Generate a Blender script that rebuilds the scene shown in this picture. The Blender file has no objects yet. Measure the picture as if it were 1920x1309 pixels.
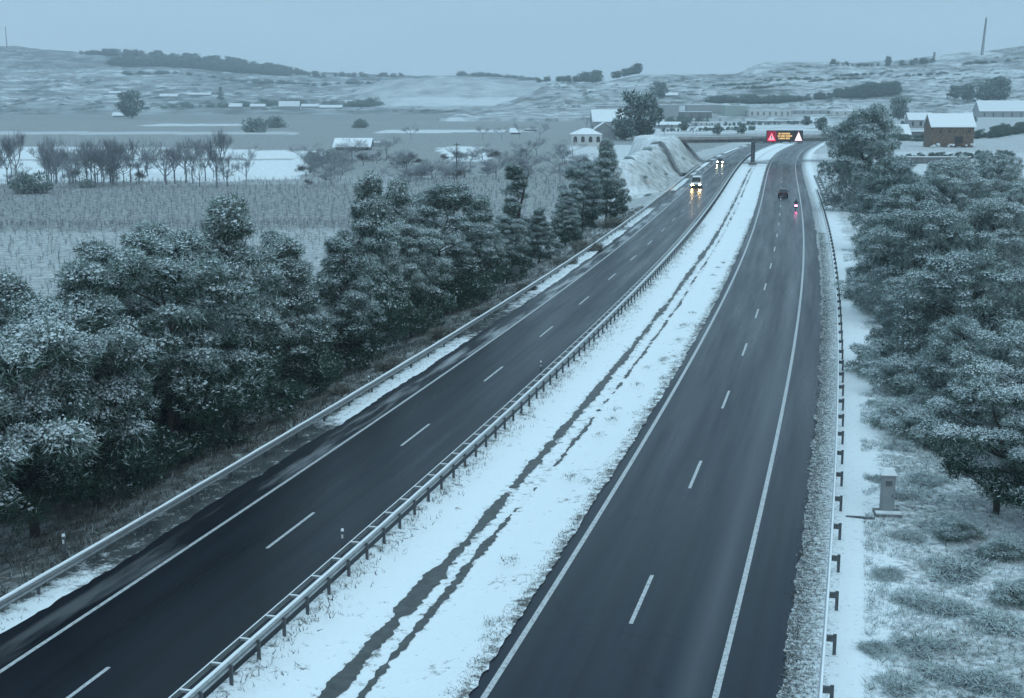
import bpy, bmesh, math, random
import numpy as np
from mathutils import Vector, Matrix
R = math.radians
scene = bpy.context.scene
col = scene.collection

# ------------------------------------------------------------------ camera, sky, sun, exposure
F, VH, EYE = 2450.0, 185.0, 18.4            # focal length in px of a 1920 wide frame, horizon row, height over the road
PITCH = math.atan((654.5 - VH) / F)
CP, SP = math.cos(PITCH), math.sin(PITCH)
cam = bpy.data.cameras.new('camera')
camo = bpy.data.objects.new('camera', cam); col.objects.link(camo)
camo.location = (0, 0, EYE); camo.rotation_euler = (R(90) - PITCH, 0, 0)
cam.sensor_width = 36; cam.lens = 36 * F / 1920; cam.clip_start = .5; cam.clip_end = 12000
scene.camera = camo

world = bpy.data.worlds.new('World'); scene.world = world; world.use_nodes = True
wn, wl = world.node_tree.nodes, world.node_tree.links
bg = wn['Background']
sky = wn.new('ShaderNodeTexSky'); sky.sky_type = 'NISHITA'; sky.sun_disc = False
sky.sun_elevation = R(8); sky.sun_rotation = R(150); sky.air_density = 1.2; sky.dust_density = 1.5
tc = wn.new('ShaderNodeTexCoord'); sx = wn.new('ShaderNodeSeparateXYZ'); wl.new(tc.outputs['Generated'], sx.inputs[0])
rp = wn.new('ShaderNodeValToRGB'); wl.new(sx.outputs['Z'], rp.inputs[0])
rp.color_ramp.elements[0].position = 0.0; rp.color_ramp.elements[0].color = (.47, .725, .925, 1)
rp.color_ramp.elements[1].position = 1.0; rp.color_ramp.elements[1].color = (.66, 1.01, 1.22, 1)
e = rp.color_ramp.elements.new(.075); e.color = (.44, .68, .905, 1)
e = rp.color_ramp.elements.new(.3); e.color = (.53, .825, 1.06, 1)
sc_ = wn.new('ShaderNodeMixRGB'); sc_.blend_type = 'MULTIPLY'; sc_.inputs[0].default_value = 1; sc_.inputs[2].default_value = (.08, .08, .08, 1)
wl.new(sky.outputs[0], sc_.inputs[1])
mx = wn.new('ShaderNodeMixRGB'); mx.inputs[0].default_value = .10
wl.new(rp.outputs[0], mx.inputs[1]); wl.new(sc_.outputs[0], mx.inputs[2])
cn = wn.new('ShaderNodeTexNoise'); cn.inputs['Scale'].default_value = 2.2; cn.inputs['Detail'].default_value = 5; cmp_ = wn.new('ShaderNodeMapping'); cmp_.inputs['Scale'].default_value = (1, 1, 5); wl.new(tc.outputs['Generated'], cmp_.inputs[0]); wl.new(cmp_.outputs[0], cn.inputs['Vector'])
cr_ = wn.new('ShaderNodeValToRGB'); cr_.color_ramp.elements[0].position = .3; cr_.color_ramp.elements[0].color = (.93, .95, .96, 1); cr_.color_ramp.elements[1].position = .7; cr_.color_ramp.elements[1].color = (1.08, 1.06, 1.03, 1); wl.new(cn.outputs['Fac'], cr_.inputs[0])
mv = wn.new('ShaderNodeMixRGB'); mv.blend_type = 'MULTIPLY'; mv.inputs[0].default_value = 1; wl.new(mx.outputs[0], mv.inputs[1]); wl.new(cr_.outputs[0], mv.inputs[2])
wl.new(mv.outputs[0], bg.inputs[0]); bg.inputs[1].default_value = 1.0

sun = bpy.data.lights.new('sun', 'SUN'); sun.energy = .5; sun.angle = R(60); sun.color = (.85, .95, 1)
suno = bpy.data.objects.new('sun', sun); col.objects.link(suno); suno.rotation_euler = (R(40), R(14), R(10))
scene.view_settings.view_transform = 'Standard'; scene.view_settings.look = 'None'
scene.view_settings.exposure = .16; scene.view_settings.gamma = 1
cy = scene.cycles
cy.max_bounces = 5; cy.diffuse_bounces = 2; cy.glossy_bounces = 2; cy.transmission_bounces = 2
cy.transparent_max_bounces = 4; cy.volume_bounces = 0; cy.use_denoising = True; cy.caustics_reflective = False
cy.caustics_refractive = False; cy.sample_clamp_indirect = 8

# ------------------------------------------------------------------ projection helpers (photo point -> point of the place)
def at(u, v, Y):
    a = (v - 654.5) / F; zc = Y / (CP - a * SP)
    return np.array([(u - 960) / F * zc, Y, EYE - zc * (a * CP + SP)])
def G(u, v, z=0.0):
    a = (v - 654.5) / F; zc = (EYE - z) / (a * CP + SP)
    return np.array([(u - 960) / F * zc, zc * (CP - a * SP), z])
def ztop(Y, v): return at(960, v, Y)[2]

# ------------------------------------------------------------------ road alignment: reference = left edge line of the right carriageway
RLp = [(908,1309),(1100,1007),(1164,900),(1204,828),(1250,744),(1290,683),(1317,639),(1346,587),(1365,551),(1384,513),(1398,478),(1410,427),(1424,377),(1435,329),(1446,310),(1458,292),(1484,274)]
_P = np.array([G(*q)[:2] for q in RLp]); _d = np.r_[0, np.cumsum(np.linalg.norm(np.diff(_P, axis=0), axis=1))]
_w = 1 / np.maximum(1, _P[:, 1] / 60); _cx = np.polyfit(_d, _P[:, 0], 4, w=_w); _cy = np.polyfit(_d, _P[:, 1], 4, w=_w)
_s = np.arange(-48, 690, 1.0)
def _ev(c, s):
    dc = np.polyder(c); lo, hi = 4., 480.
    sc = np.clip(s, lo, hi); return np.polyval(c, sc) + np.polyval(dc, sc) * (s - sc)
CX, CY = _ev(_cx, _s), _ev(_cy, _s)
TX, TY = np.gradient(CX), np.gradient(CY); _n = np.hypot(TX, TY); TX /= _n; TY /= _n
def C(s, q, z=0.0):
    x = np.interp(s, _s, CX) + q * np.interp(s, _s, TY); y = np.interp(s, _s, CY) - q * np.interp(s, _s, TX)
    return np.stack(np.broadcast_arrays(x, y, z), -1).astype(float)
def heading(s): return math.atan2(np.interp(s, _s, TX), np.interp(s, _s, TY))     # from +Y towards +X
def sq(x, y):
    x = np.atleast_1d(np.asarray(x, float)); y = np.atleast_1d(np.asarray(y, float)); so = np.empty(len(x)); qo = np.empty(len(x))
    for i in range(0, len(x), 4000):
        dx = x[i:i+4000, None] - CX[None]; dy = y[i:i+4000, None] - CY[None]
        k = np.argmin(dx*dx + dy*dy, 1); r = np.arange(len(k))
        so[i:i+4000] = _s[k]; qo[i:i+4000] = TY[k] * dx[r, k] - TX[k] * dy[r, k]
    return so, qo
def s_of_y(y, q=0):
    ys = C(_s, q)[:, 1]; return float(np.interp(y, ys, _s))

# ------------------------------------------------------------------ value noise
_rng = np.random.default_rng(7); _tab = _rng.random((256, 256))
def vnoise(x, y, f=1.0, o=3):
    x = np.asarray(x, float) * f; y = np.asarray(y, float) * f; out = 0; amp = 1; tot = 0
    for k in range(o):
        xi = np.floor(x).astype(int); yi = np.floor(y).astype(int); fx = x - xi; fy = y - yi
        fx = fx*fx*(3-2*fx); fy = fy*fy*(3-2*fy)
        g = lambda a, b: _tab[(xi+a) % 256, (yi+b) % 256]
        out = out + amp * ((g(0,0)*(1-fx)+g(1,0)*fx)*(1-fy) + (g(0,1)*(1-fx)+g(1,1)*fx)*fy)
        tot += amp; amp *= .5; x = x*2.03+17; y = y*2.03+31
    return out / tot
def sstep(a, b, x):
    t = np.clip((np.asarray(x, float) - a) / (b - a), 0, 1); return t*t*(3-2*t)

def zt(x, y):
    s, q = sq(x, y); x = np.atleast_1d(x); y = np.atleast_1d(y)
    z = np.full(len(q), -.75)
    L = q < -18.7
    z = np.where(L, -.06 - 2.2 * sstep(0, 11, -18.7 - q) + .35 * (vnoise(x, y, .16) - .5) * sstep(0, 3, -18.7 - q), z)
    Rr = q > 10.3
    z = np.where(Rr, .02 + (.55 * (vnoise(x, y, .35) - .45) + .10 * (vnoise(x, y, 1.7, 2) - .5)) * sstep(11.2, 15, q) + 1.2 * sstep(18, 45, q), z)
    return z
def zt1(x, y): return float(zt([x], [y])[0])
def ground(u, v):
    p = G(u, v, 0)
    for _ in range(3): p = G(u, v, zt1(p[0], p[1]))
    return p

# ------------------------------------------------------------------ materials
def new_mat(name):
    m = bpy.data.materials.new(name); m.use_nodes = True
    return m, m.node_tree.nodes, m.node_tree.links, m.node_tree.nodes['Principled BSDF']
def noise(n, l, scale, detail=4, rough=.6, vec=None, dim='3D'):
    t = n.new('ShaderNodeTexNoise'); t.inputs['Scale'].default_value = scale; t.inputs['Detail'].default_value = detail; t.inputs['Roughness'].default_value = rough
    if vec is not None: l.new(vec, t.inputs['Vector'])
    return t.outputs['Fac']
def ramp(n, l, fac, stops):
    r = n.new('ShaderNodeValToRGB'); l.new(fac, r.inputs[0]); cr = r.color_ramp
    while len(cr.elements) < len(stops): cr.elements.new(.5)
    for e, (p, c) in zip(cr.elements, stops):
        e.position = p; e.color = (*c, 1) if hasattr(c, '__len__') else (c, c, c, 1)
    return r.outputs[0]
def mix(n, l, fac, a, b, mode='MIX'):
    m = n.new('ShaderNodeMixRGB'); m.blend_type = mode
    for i, v in ((0, fac), (1, a), (2, b)):
        if hasattr(v, 'is_output'): l.new(v, m.inputs[i])
        elif i == 0: m.inputs[0].default_value = v
        else: m.inputs[i].default_value = (*v, 1)
    return m.outputs[0]
def math_(n, l, op, a, b=0.0, c=0.0):
    m = n.new('ShaderNodeMath'); m.operation = op
    for i, v in enumerate((a, b, c)):
        if hasattr(v, 'is_output'): l.new(v, m.inputs[i])
        else: m.inputs[i].default_value = v
    return m.outputs[0]
def bump(n, l, b, h, strength=.4, dist=.05):
    k = n.new('ShaderNodeBump'); k.inputs['Strength'].default_value = strength; k.inputs['Distance'].default_value = dist
    l.new(h, k.inputs['Height']); l.new(k.outputs[0], b.inputs['Normal'])
def objco(n): return n.new('ShaderNodeTexCoord').outputs['Object']
def geopos(n): return n.new('ShaderNodeNewGeometry').outputs['Position']
def simple(name, c, rough=.7, var=.25, scale=3., metal=0., emit=None, estr=0., spec=.5, bmp=0.):
    m, n, l, b = new_mat(name)
    f = noise(n, l, scale, vec=objco(n))
    lo = tuple(max(0, x * (1 - var)) for x in c); hi = tuple(min(1, x * (1 + var)) for x in c)
    l.new(ramp(n, l, f, [(.3, lo), (.7, hi)]), b.inputs['Base Color'])
    b.inputs['Roughness'].default_value = rough; b.inputs['Metallic'].default_value = metal; b.inputs['Specular IOR Level'].default_value = spec
    if emit: b.inputs['Emission Color'].default_value = (*emit, 1); b.inputs['Emission Strength'].default_value = estr
    if bmp: bump(n, l, b, f, bmp, .05)
    return m
M = {}
def foliage(name, c1, c2, rough=.75):
    m, n, l, b = new_mat(name)
    oi = n.new('ShaderNodeObjectInfo')
    f = noise(n, l, .9, 3, vec=objco(n))
    f2 = math_(n, l, 'ADD', math_(n, l, 'MULTIPLY', f, .8), math_(n, l, 'MULTIPLY', oi.outputs['Random'], .3))
    l.new(ramp(n, l, f2, [(.35, c1), (.8, c2)]), b.inputs['Base Color'])
    b.inputs['Roughness'].default_value = rough; b.inputs['Specular IOR Level'].default_value = .2
    return m
M['needle'] = foliage('pine_needles', (.020, .044, .032), (.052, .094, .068))
M['frost'] = foliage('frosted_needles', (.30, .375, .37), (.52, .59, .59))
M['half_frost'] = foliage('lightly_frosted_needles', (.11, .155, .138), (.22, .275, .255))
M['grey_leaf'] = foliage('frosted_grey_leaves', (.20, .25, .24), (.38, .44, .43))
M['soft_snow'] = foliage('snow_on_twigs', (.42, .47, .49), (.66, .71, .73))
M['twig'] = simple('grey_twigs', (.11, .11, .115), .9)
M['frost_twig'] = simple('frosted_twigs', (.24, .255, .275), .9)
M['bark'] = simple('bark', (.05, .042, .038), .9, .35, 6)
M['dry'] = foliage('dry_grass', (.14, .13, .11), (.34, .33, .30))
M['darkgrass'] = foliage('wet_grass', (.03, .035, .03), (.09, .09, .08))
M['snow'] = (lambda: None)()
def snow_mat(name, base=(.80, .83, .85)):
    m, n, l, b = new_mat(name)
    p = geopos(n); f = noise(n, l, 1.3, 5, .65, p)
    l.new(ramp(n, l, f, [(.25, tuple(x * .90 for x in base)), (.7, base)]), b.inputs['Base Color'])
    b.inputs['Roughness'].default_value = .65; b.inputs['Specular IOR Level'].default_value = .25
    f2 = noise(n, l, 7, 4, .6, p); bump(n, l, b, f2, .35, .08)
    return m
M['snow'] = snow_mat('snow')
M['metal'] = simple('galvanised_steel', (.36, .38, .39), .45, .2, 4, .6)
M['darkmetal'] = simple('weathered_steel', (.09, .10, .11), .6, .3, 4, .3)
M['concrete'] = simple('concrete', (.30, .30, .30), .85, .2, .7)
M['darkconcrete'] = simple('damp_concrete', (.14, .145, .15), .7, .3, .7)
M['glass'] = simple('dark_glass', (.012, .016, .02), .1, .2, 2)
M['rubber'] = simple('rubber', (.02, .02, .02), .8)
M['white_wall'] = simple('white_render', (.55, .55, .54), .85, .12, .6)
M['grey_wall'] = simple('grey_render', (.30, .31, .32), .85, .15, .5)
M['green_wall'] = simple('pale_green_cladding', (.30, .36, .33), .7, .1, .3)
M['dark_open'] = simple('dark_opening', (.03, .032, .035), .6)

def asphalt(name, c, streak=False, shoulder=False):
    m, n, l, b = new_mat(name)
    uv = n.new('ShaderNodeUVMap').outputs[0]; sep = n.new('ShaderNodeSeparateXYZ'); l.new(uv, sep.inputs[0])
    S, Q = sep.outputs[0], sep.outputs[1]
    mp = n.new('ShaderNodeMapping'); mp.inputs['Scale'].default_value = (.035, .9, 1); l.new(uv, mp.inputs[0])
    f = noise(n, l, 1.0, 5, .6, mp.outputs[0]); g = noise(n, l, 9, 3, .7, geopos(n))
    base = ramp(n, l, f, [(.3, tuple(x * .72 for x in c)), (.7, tuple(x * 1.35 for x in c))])
    base = mix(n, l, .25, base, ramp(n, l, g, [(.3, .35), (.7, 1.6)]), 'MULTIPLY')
    rough = ramp(n, l, f, [(.3, .24), (.7, .42)])
    lane = math_(n, l, 'SUBTRACT', math_(n, l, 'PINGPONG', math_(n, l, 'SUBTRACT', Q, 3.5 if streak else -12.5), 1.75), .88)
    tw = math_(n, l, 'MAXIMUM', math_(n, l, 'SUBTRACT', 1.0, math_(n, l, 'DIVIDE', math_(n, l, 'ABSOLUTE', lane), .5)), 0.0)
    base = mix(n, l, math_(n, l, 'MULTIPLY', tw, .80), base, (.45, .46, .5), 'MULTIPLY')
    mpS = n.new('ShaderNodeMapping'); mpS.inputs['Scale'].default_value = (.012, 3.2, 1); l.new(uv, mpS.inputs[0])
    base = mix(n, l, .35, base, ramp(n, l, noise(n, l, 1.0, 4, .6, mpS.outputs[0]), [(.35, .55), (.65, 1.7)]), 'MULTIPLY')
    vor = n.new('ShaderNodeTexVoronoi'); vor.feature = 'DISTANCE_TO_EDGE'; vor.inputs['Scale'].default_value = .11
    wv = n.new('ShaderNodeVectorMath'); wv.operation = 'ADD'; nz = n.new('ShaderNodeTexNoise'); nz.inputs['Scale'].default_value = .6; nz.inputs['Detail'].default_value = 5; l.new(geopos(n), nz.inputs['Vector'])
    sc3 = n.new('ShaderNodeVectorMath'); sc3.operation = 'SCALE'; sc3.inputs['Scale'].default_value = 3.; l.new(nz.outputs['Color'], sc3.inputs[0]); l.new(geopos(n), wv.inputs[0]); l.new(sc3.outputs[0], wv.inputs[1]); l.new(wv.outputs[0], vor.inputs['Vector'])
    crack = ramp(n, l, vor.outputs['Distance'], [(.004, 0.), (.010, 1.)])
    base = mix(n, l, .5, base, crack, 'MULTIPLY')
    if streak:                                            # reflected-light streak painted pale just inside the right edge line
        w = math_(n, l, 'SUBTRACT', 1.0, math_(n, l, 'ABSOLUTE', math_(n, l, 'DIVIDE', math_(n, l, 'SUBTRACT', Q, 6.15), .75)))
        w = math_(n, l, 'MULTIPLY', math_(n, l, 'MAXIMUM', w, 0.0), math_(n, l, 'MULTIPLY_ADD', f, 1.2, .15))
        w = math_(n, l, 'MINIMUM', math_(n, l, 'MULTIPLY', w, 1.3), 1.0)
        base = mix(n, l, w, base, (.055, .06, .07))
    if shoulder:                                          # thin leftover snow on the outer shoulder
        def band(q0, hw, amt):
            t = math_(n, l, 'SUBTRACT', 1.0, math_(n, l, 'ABSOLUTE', math_(n, l, 'DIVIDE', math_(n, l, 'SUBTRACT', Q, q0), hw)))
            return math_(n, l, 'MULTIPLY', math_(n, l, 'MINIMUM', math_(n, l, 'MULTIPLY', math_(n, l, 'MAXIMUM', t, 0.0), 2.5), 1.0), amt)
        mp2 = n.new('ShaderNodeMapping'); mp2.inputs['Scale'].default_value = (.10, .8, 1); l.new(uv, mp2.inputs[0])
        h = noise(n, l, 1.0, 6, .62, mp2.outputs[0]); hm = ramp(n, l, h, [(.47, 0.), (.62, 1.)])
        near = math_(n, l, 'MINIMUM', math_(n, l, 'MAXIMUM', math_(n, l, 'MULTIPLY_ADD', S, .012, .18), .1), 1.0)
        w = math_(n, l, 'MULTIPLY', math_(n, l, 'MULTIPLY', band(-16.5, .7, .62), hm), near)
        base = mix(n, l, w, base, (.6, .62, .64))
    l.new(base, b.inputs['Base Color']); l.new(rough, b.inputs['Roughness'])
    b.inputs['Specular IOR Level'].default_value = .14; b.inputs['Specular Tint'].default_value = (.66, .82, 1, 1)
    bump(n, l, b, noise(n, l, 40, 2, .6, geopos(n)), .25, .01)
    return m
M['asphalt_left'] = asphalt('wet_asphalt_dark', (.0045, .006, .011), shoulder=True)
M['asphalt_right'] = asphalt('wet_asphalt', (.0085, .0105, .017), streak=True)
M['paint'] = (lambda: None)()
def paint():
    m, n, l, b = new_mat('road_paint')
    f = noise(n, l, 6, 5, .7, geopos(n))
    l.new(ramp(n, l, f, [(.30, (.10, .11, .12)), (.48, (.42, .43, .44)), (.8, (.60, .61, .62))]), b.inputs['Base Color'])
    b.inputs['Roughness'].default_value = .5
    return m
M['paint'] = paint()

def cover(name, attr='snow', dark=(.10, .10, .095), dark2=(.17, .165, .16), scale=.9, bumpd=.12, soft=.10, white=(.78, .81, .83), stretch=None):
    """ground with snow lying on it; the vertex attribute is the share of ground under snow"""
    m, n, l, b = new_mat(name)
    a = n.new('ShaderNodeAttribute'); a.attribute_name = attr
    p = geopos(n)
    if stretch:
        mp = n.new('ShaderNodeMapping'); mp.inputs['Scale'].default_value = stretch; l.new(p, mp.inputs[0]); p = mp.outputs[0]
    f = noise(n, l, scale, 6, .68, p); f3 = noise(n, l, scale * 6, 3, .6, p)
    ff = math_(n, l, 'MULTIPLY_ADD', f3, .25, math_(n, l, 'MULTIPLY', f, .75))
    # noise sits around .5 +- .13: stretch it to 0..1
    ff = math_(n, l, 'MULTIPLY_ADD', math_(n, l, 'SUBTRACT', ff, .5), 2.6, .5)
    t = math_(n, l, 'SUBTRACT', a.outputs['Fac'], ff)
    w = ramp(n, l, math_(n, l, 'MULTIPLY_ADD', t, .5 / soft * .5, .5), [(.0, 0.), (1., 1.)])
    d = ramp(n, l, noise(n, l, scale * .35, 3, .5, p), [(.35, dark), (.65, dark2)])
    l.new(mix(n, l, w, d, white), b.inputs['Base Color'])
    b.inputs['Roughness'].default_value = .75; b.inputs['Specular IOR Level'].default_value = .2
    if bumpd: bump(n, l, b, ff, .5, bumpd)
    return m
M['ground'] = cover('ground_cover', soft=.30, dark=(.085, .09, .09), dark2=(.15, .15, .145))
M['hill'] = cover('hill_cover', dark=(.075, .085, .085), dark2=(.14, .15, .15), scale=.022, bumpd=0, soft=.26, white=(.66, .69, .71), stretch=(1, .6, 2.6))
M['median'] = cover('median_cover', scale=2.2, soft=.08, bumpd=.06)
M['mound'] = cover('bank_cover', scale=.45, soft=.3, dark=(.16, .165, .15), dark2=(.24, .24, .22))

# ------------------------------------------------------------------ object helpers
def tag(o, label, cat, group=None, kind=None):
    if label: o['label'] = label
    if cat: o['category'] = cat
    if group: o['group'] = group
    if kind: o['kind'] = kind
    return o
def empty(name, loc, label, cat, group=None, rz=0.):
    o = bpy.data.objects.new(name, None); col.objects.link(o); o.location = loc; o.rotation_euler = (0, 0, rz); o.empty_display_size = .3
    return tag(o, label, cat, group)
class MB:
    def __init__(s): s.v = []; s.f = []; s.m = []; s.n = 0
    def add(s, V, Fs, m=0):
        V = np.asarray(V, float).reshape(-1, 3); s.v.append(V); o = s.n; s.n += len(V)
        for f in Fs: s.f.append([i + o for i in f])
        s.m += [m] * len(Fs) if isinstance(m, int) else list(m)
        return s
    def box(s, c, d, m=0, rz=0., taper=1.):
        x, y, z = [k / 2 for k in d]
        V = np.array([[-x,-y,-z],[x,-y,-z],[x,y,-z],[-x,y,-z],[-x*taper,-y*taper,z],[x*taper,-y*taper,z],[x*taper,y*taper,z],[-x*taper,y*taper,z]])
        if rz: V = V @ np.array([[math.cos(rz), math.sin(rz), 0], [-math.sin(rz), math.cos(rz), 0], [0, 0, 1]])
        return s.add(V + np.array(c), [(0,3,2,1),(4,5,6,7),(0,1,5,4),(1,2,6,5),(2,3,7,6),(3,0,4,7)], m)
    def tube(s, pts, rad, k=6, m=0, cap=True):
        pts = np.asarray(pts, float); rad = np.broadcast_to(np.asarray(rad, float), (len(pts),)); V = []
        for i, p in enumerate(pts):
            d = pts[min(i+1, len(pts)-1)] - pts[max(i-1, 0)]; d = d / (np.linalg.norm(d) + 1e-9)
            a = np.cross(d, [0, 0, 1.] if abs(d[2]) < .9 else [1., 0, 0]); a /= np.linalg.norm(a); b = np.cross(d, a)
            for j in range(k):
                t = 2 * math.pi * j / k; V.append(p + rad[i] * (math.cos(t) * a + math.sin(t) * b))
        Fs = [(i*k+j, i*k+(j+1) % k, (i+1)*k+(j+1) % k, (i+1)*k+j) for i in range(len(pts)-1) for j in range(k)]
        if cap: Fs += [tuple(range(k))[::-1], tuple((len(pts)-1)*k + j for j in range(k))]
        return s.add(V, Fs, m)
    def cyl(s, c, r, h, axis='z', k=14, m=0):
        c = np.array(c, float); d = {'x': [1,0,0], 'y': [0,1,0], 'z': [0,0,1]}[axis]; d = np.array(d, float) * h / 2
        return s.tube([c - d, c + d], r, k, m)
    def loft(s, secs, m=0, caps=True):
        k = len(secs[0]); V = np.concatenate([np.asarray(q, float) for q in secs])
        Fs = [(i*k+j, i*k+(j+1) % k, (i+1)*k+(j+1) % k, (i+1)*k+j) for i in range(len(secs)-1) for j in range(k)]
        if caps: Fs += [tuple(range(k))[::-1], tuple((len(secs)-1)*k + j for j in range(k))]
        return s.add(V, Fs, m)
    def mesh(s, name, mats, smooth=False):
        me = bpy.data.meshes.new(name); V = np.concatenate(s.v) if s.v else np.zeros((0, 3))
        me.from_pydata(V.tolist(), [], s.f); 
        for m in mats: me.materials.append(m)
        if len(mats) > 1: me.polygons.foreach_set('material_index', np.array(s.m, dtype=np.int32))
        if smooth: me.polygons.foreach_set('use_smooth', np.ones(len(s.f), dtype=bool))
        me.update(); return me
    def build(s, name, mats, parent=None, smooth=False, loc=None, label=None):
        if not isinstance(mats, (list, tuple)): mats = [mats]
        o = bpy.data.objects.new(name, s.mesh(name, mats, smooth)); col.objects.link(o)
        if parent is not None: o.parent = parent
        if loc is not None: o.location = loc
        if label: o['label'] = label
        return o
def inst(me, name, parent=None, loc=(0,0,0), rz=0., sc=(1,1,1)):
    o = bpy.data.objects.new(name, me); col.objects.link(o); o.location = loc; o.rotation_euler = (0, 0, rz); o.scale = sc
    if parent is not None: o.parent = parent
    return o
def fast_mesh(name, V, Fs, mats, mi=None, smooth=False):
    """all faces of the same corner count, as arrays"""
    me = bpy.data.meshes.new(name); V = np.asarray(V, np.float32); Fs = np.asarray(Fs, np.int32); nf, k = Fs.shape
    me.vertices.add(len(V)); me.vertices.foreach_set('co', V.ravel())
    me.loops.add(nf * k); me.loops.foreach_set('vertex_index', Fs.ravel())
    me.polygons.add(nf); me.polygons.foreach_set('loop_start', np.arange(0, nf * k, k, dtype=np.int32)); me.polygons.foreach_set('loop_total', np.full(nf, k, np.int32))
    for m in mats: me.materials.append(m)
    if mi is not None: me.polygons.foreach_set('material_index', np.asarray(mi, np.int32))
    if smooth: me.polygons.foreach_set('use_smooth', np.ones(nf, bool))
    me.update(calc_edges=True); me.validate(); return me
def grid_mesh(name, V, nr, nc, mats, attr=None, uv=None, smooth=True):
    i = np.arange(nr - 1)[:, None] * nc + np.arange(nc - 1)[None]
    Fs = np.stack([i, i + 1, i + nc + 1, i + nc], -1).reshape(-1, 4)
    me = fast_mesh(name, V, Fs, mats, smooth=smooth)
    if attr is not None:
        a = me.attributes.new('snow', 'FLOAT', 'POINT'); a.data.foreach_set('value', np.asarray(attr, np.float32))
    if uv is not None:
        ul = me.uv_layers.new(name='UVMap'); ul.data.foreach_set('uv', np.asarray(uv, np.float32)[Fs.ravel()].ravel())
    return me
def structure(name, me):
    o = bpy.data.objects.new(name, me); col.objects.link(o); o['kind'] = 'structure'; return o
def strip(name, s, qa, qb, za, zb, mat, nq=2, zfun=None, attr=None):
    """a sheet along the road between two lateral offsets (scalars or arrays over s)"""
    s = np.asarray(s, float); qa = np.broadcast_to(qa, s.shape); qb = np.broadcast_to(qb, s.shape)
    t = np.linspace(0, 1, nq); S = np.repeat(s[:, None], nq, 1); Q = qa[:, None] * (1 - t) + qb[:, None] * t
    Z = za * (1 - t)[None] + zb * t[None] + 0 * S
    if zfun: Z = zfun(S, Q)
    V = C(S.ravel(), Q.ravel(), Z.ravel())
    at_ = None if attr is None else attr(S, Q).ravel()
    me = grid_mesh(name, V, len(s), nq, [mat], at_, np.stack([S.ravel(), Q.ravel()], 1))
    return me

# ------------------------------------------------------------------ ground: one sheet to the horizon
POLY = []   # (world polygon, snow share)
def field(pts, snow, z=-2.2): POLY.append((np.array([G(u, v, z)[:2] for u, v in pts]), snow))
field([(-700, 800), (700, 800), (760, 330), (-700, 330)], .30)
field([(-500, 700), (600, 700), (640, 430), (-500, 436)], .33)
field([(-500, 436), (690, 430), (690, 345), (-500, 350)], .12)
field([(-600, 350), (560, 337), (612, 284), (300, 276), (-600, 271)], .98)
field([(-600, 304), (560, 300), (560, 297), (-600, 300)], .2)
field([(-600, 271), (300, 276), (620, 284), (1100, 262), (1180, 226), (-700, 226)], .16)
field([(-600, 252), (560, 252), (560, 247), (-600, 246)], .55)
field([(-900, 226), (1260, 226), (1260, 203), (-900, 203)], .12)
field([(820, 276), (908, 274), (912, 304), (840, 303)], .97)
field([(700, 250), (1000, 247), (1000, 243), (720, 244)], .8)
field([(250, 236), (460, 236), (460, 232), (300, 232)], .75)
field([(1060, 272), (1190, 272), (1190, 300), (1060, 300)], .7)
field([(1230, 258), (1560, 258), (1560, 226), (1230, 229)], .82, 0)
for v0, a0 in ((254, .3), (247, .45), (241, .25), (236, .5), (231, .3)): field([(1225, v0), (1560, v0 - 2), (1560, v0 - 3.2), (1225, v0 - 1.2)], a0, 0)
field([(1225, 229), (1560, 226), (1720, 203), (1225, 203)], .52, 0)
field([(1640, 330), (2100, 330), (2100, 226), (1640, 226)], .48, 0)
field([(1660, 300), (1750, 345), (1690, 365), (1650, 320)], .95, 0)
field([(1870, 300), (2100, 290), (2100, 345), (1890, 335)], .97, 0)
def inside(P, x, y):
    r = np.zeros(len(x), bool); j = len(P) - 1
    for i in range(len(P)):
        a, b = P[i], P[j]
        c = ((a[1] > y) != (b[1] > y)) & (x < (b[0]-a[0]) * (y-a[1]) / (b[1]-a[1] + 1e-12) + a[0]); r ^= c; j = i
    return r
rr = np.concatenate([[6], np.geomspace(14, 9000, 330)]); az = np.concatenate([np.linspace(-100, -36, 24)[:-1], np.linspace(-36, 36, 330), np.linspace(36, 100, 24)[1:]]) * math.pi / 180
GX = (rr[:, None] * np.sin(az)[None]).ravel(); GY = (rr[:, None] * np.cos(az)[None]).ravel()
GS, GQ = sq(GX, GY)
GZ = zt(GX, GY)
sn = np.where(GQ < -36, .16, .5)
wx = GX + (vnoise(GX, GY, .05) - .5) * 6; wy = GY + (vnoise(GX + 99, GY, .05) - .5) * GY * .012
for P, a in POLY: sn[inside(P, wx, wy)] = a
near = np.hypot(GX, GY) < 460
lb = near & (GQ < -18.2) & (GQ > -36); sn[lb] = (.16 - .16 * sstep(240, 60, GY) + .2 * sstep(130, 240, GY))[lb]
lb2 = near & (GQ < -18.2) & (GQ > -20.2); sn[lb2] += .12
rb = near & (GQ > 9); sn[rb] = (.66 + .32 * sstep(13.2, 11.6, GQ) + .25 * (vnoise(GX, GY, .22) - .5))[rb]
rb = near & (GQ > 19) & (GY < 300); sn[rb] = .35
gm = grid_mesh('ground', np.stack([GX, GY, GZ], 1), len(rr), len(az), [M['ground']], sn)
structure('ground', gm)

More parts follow.
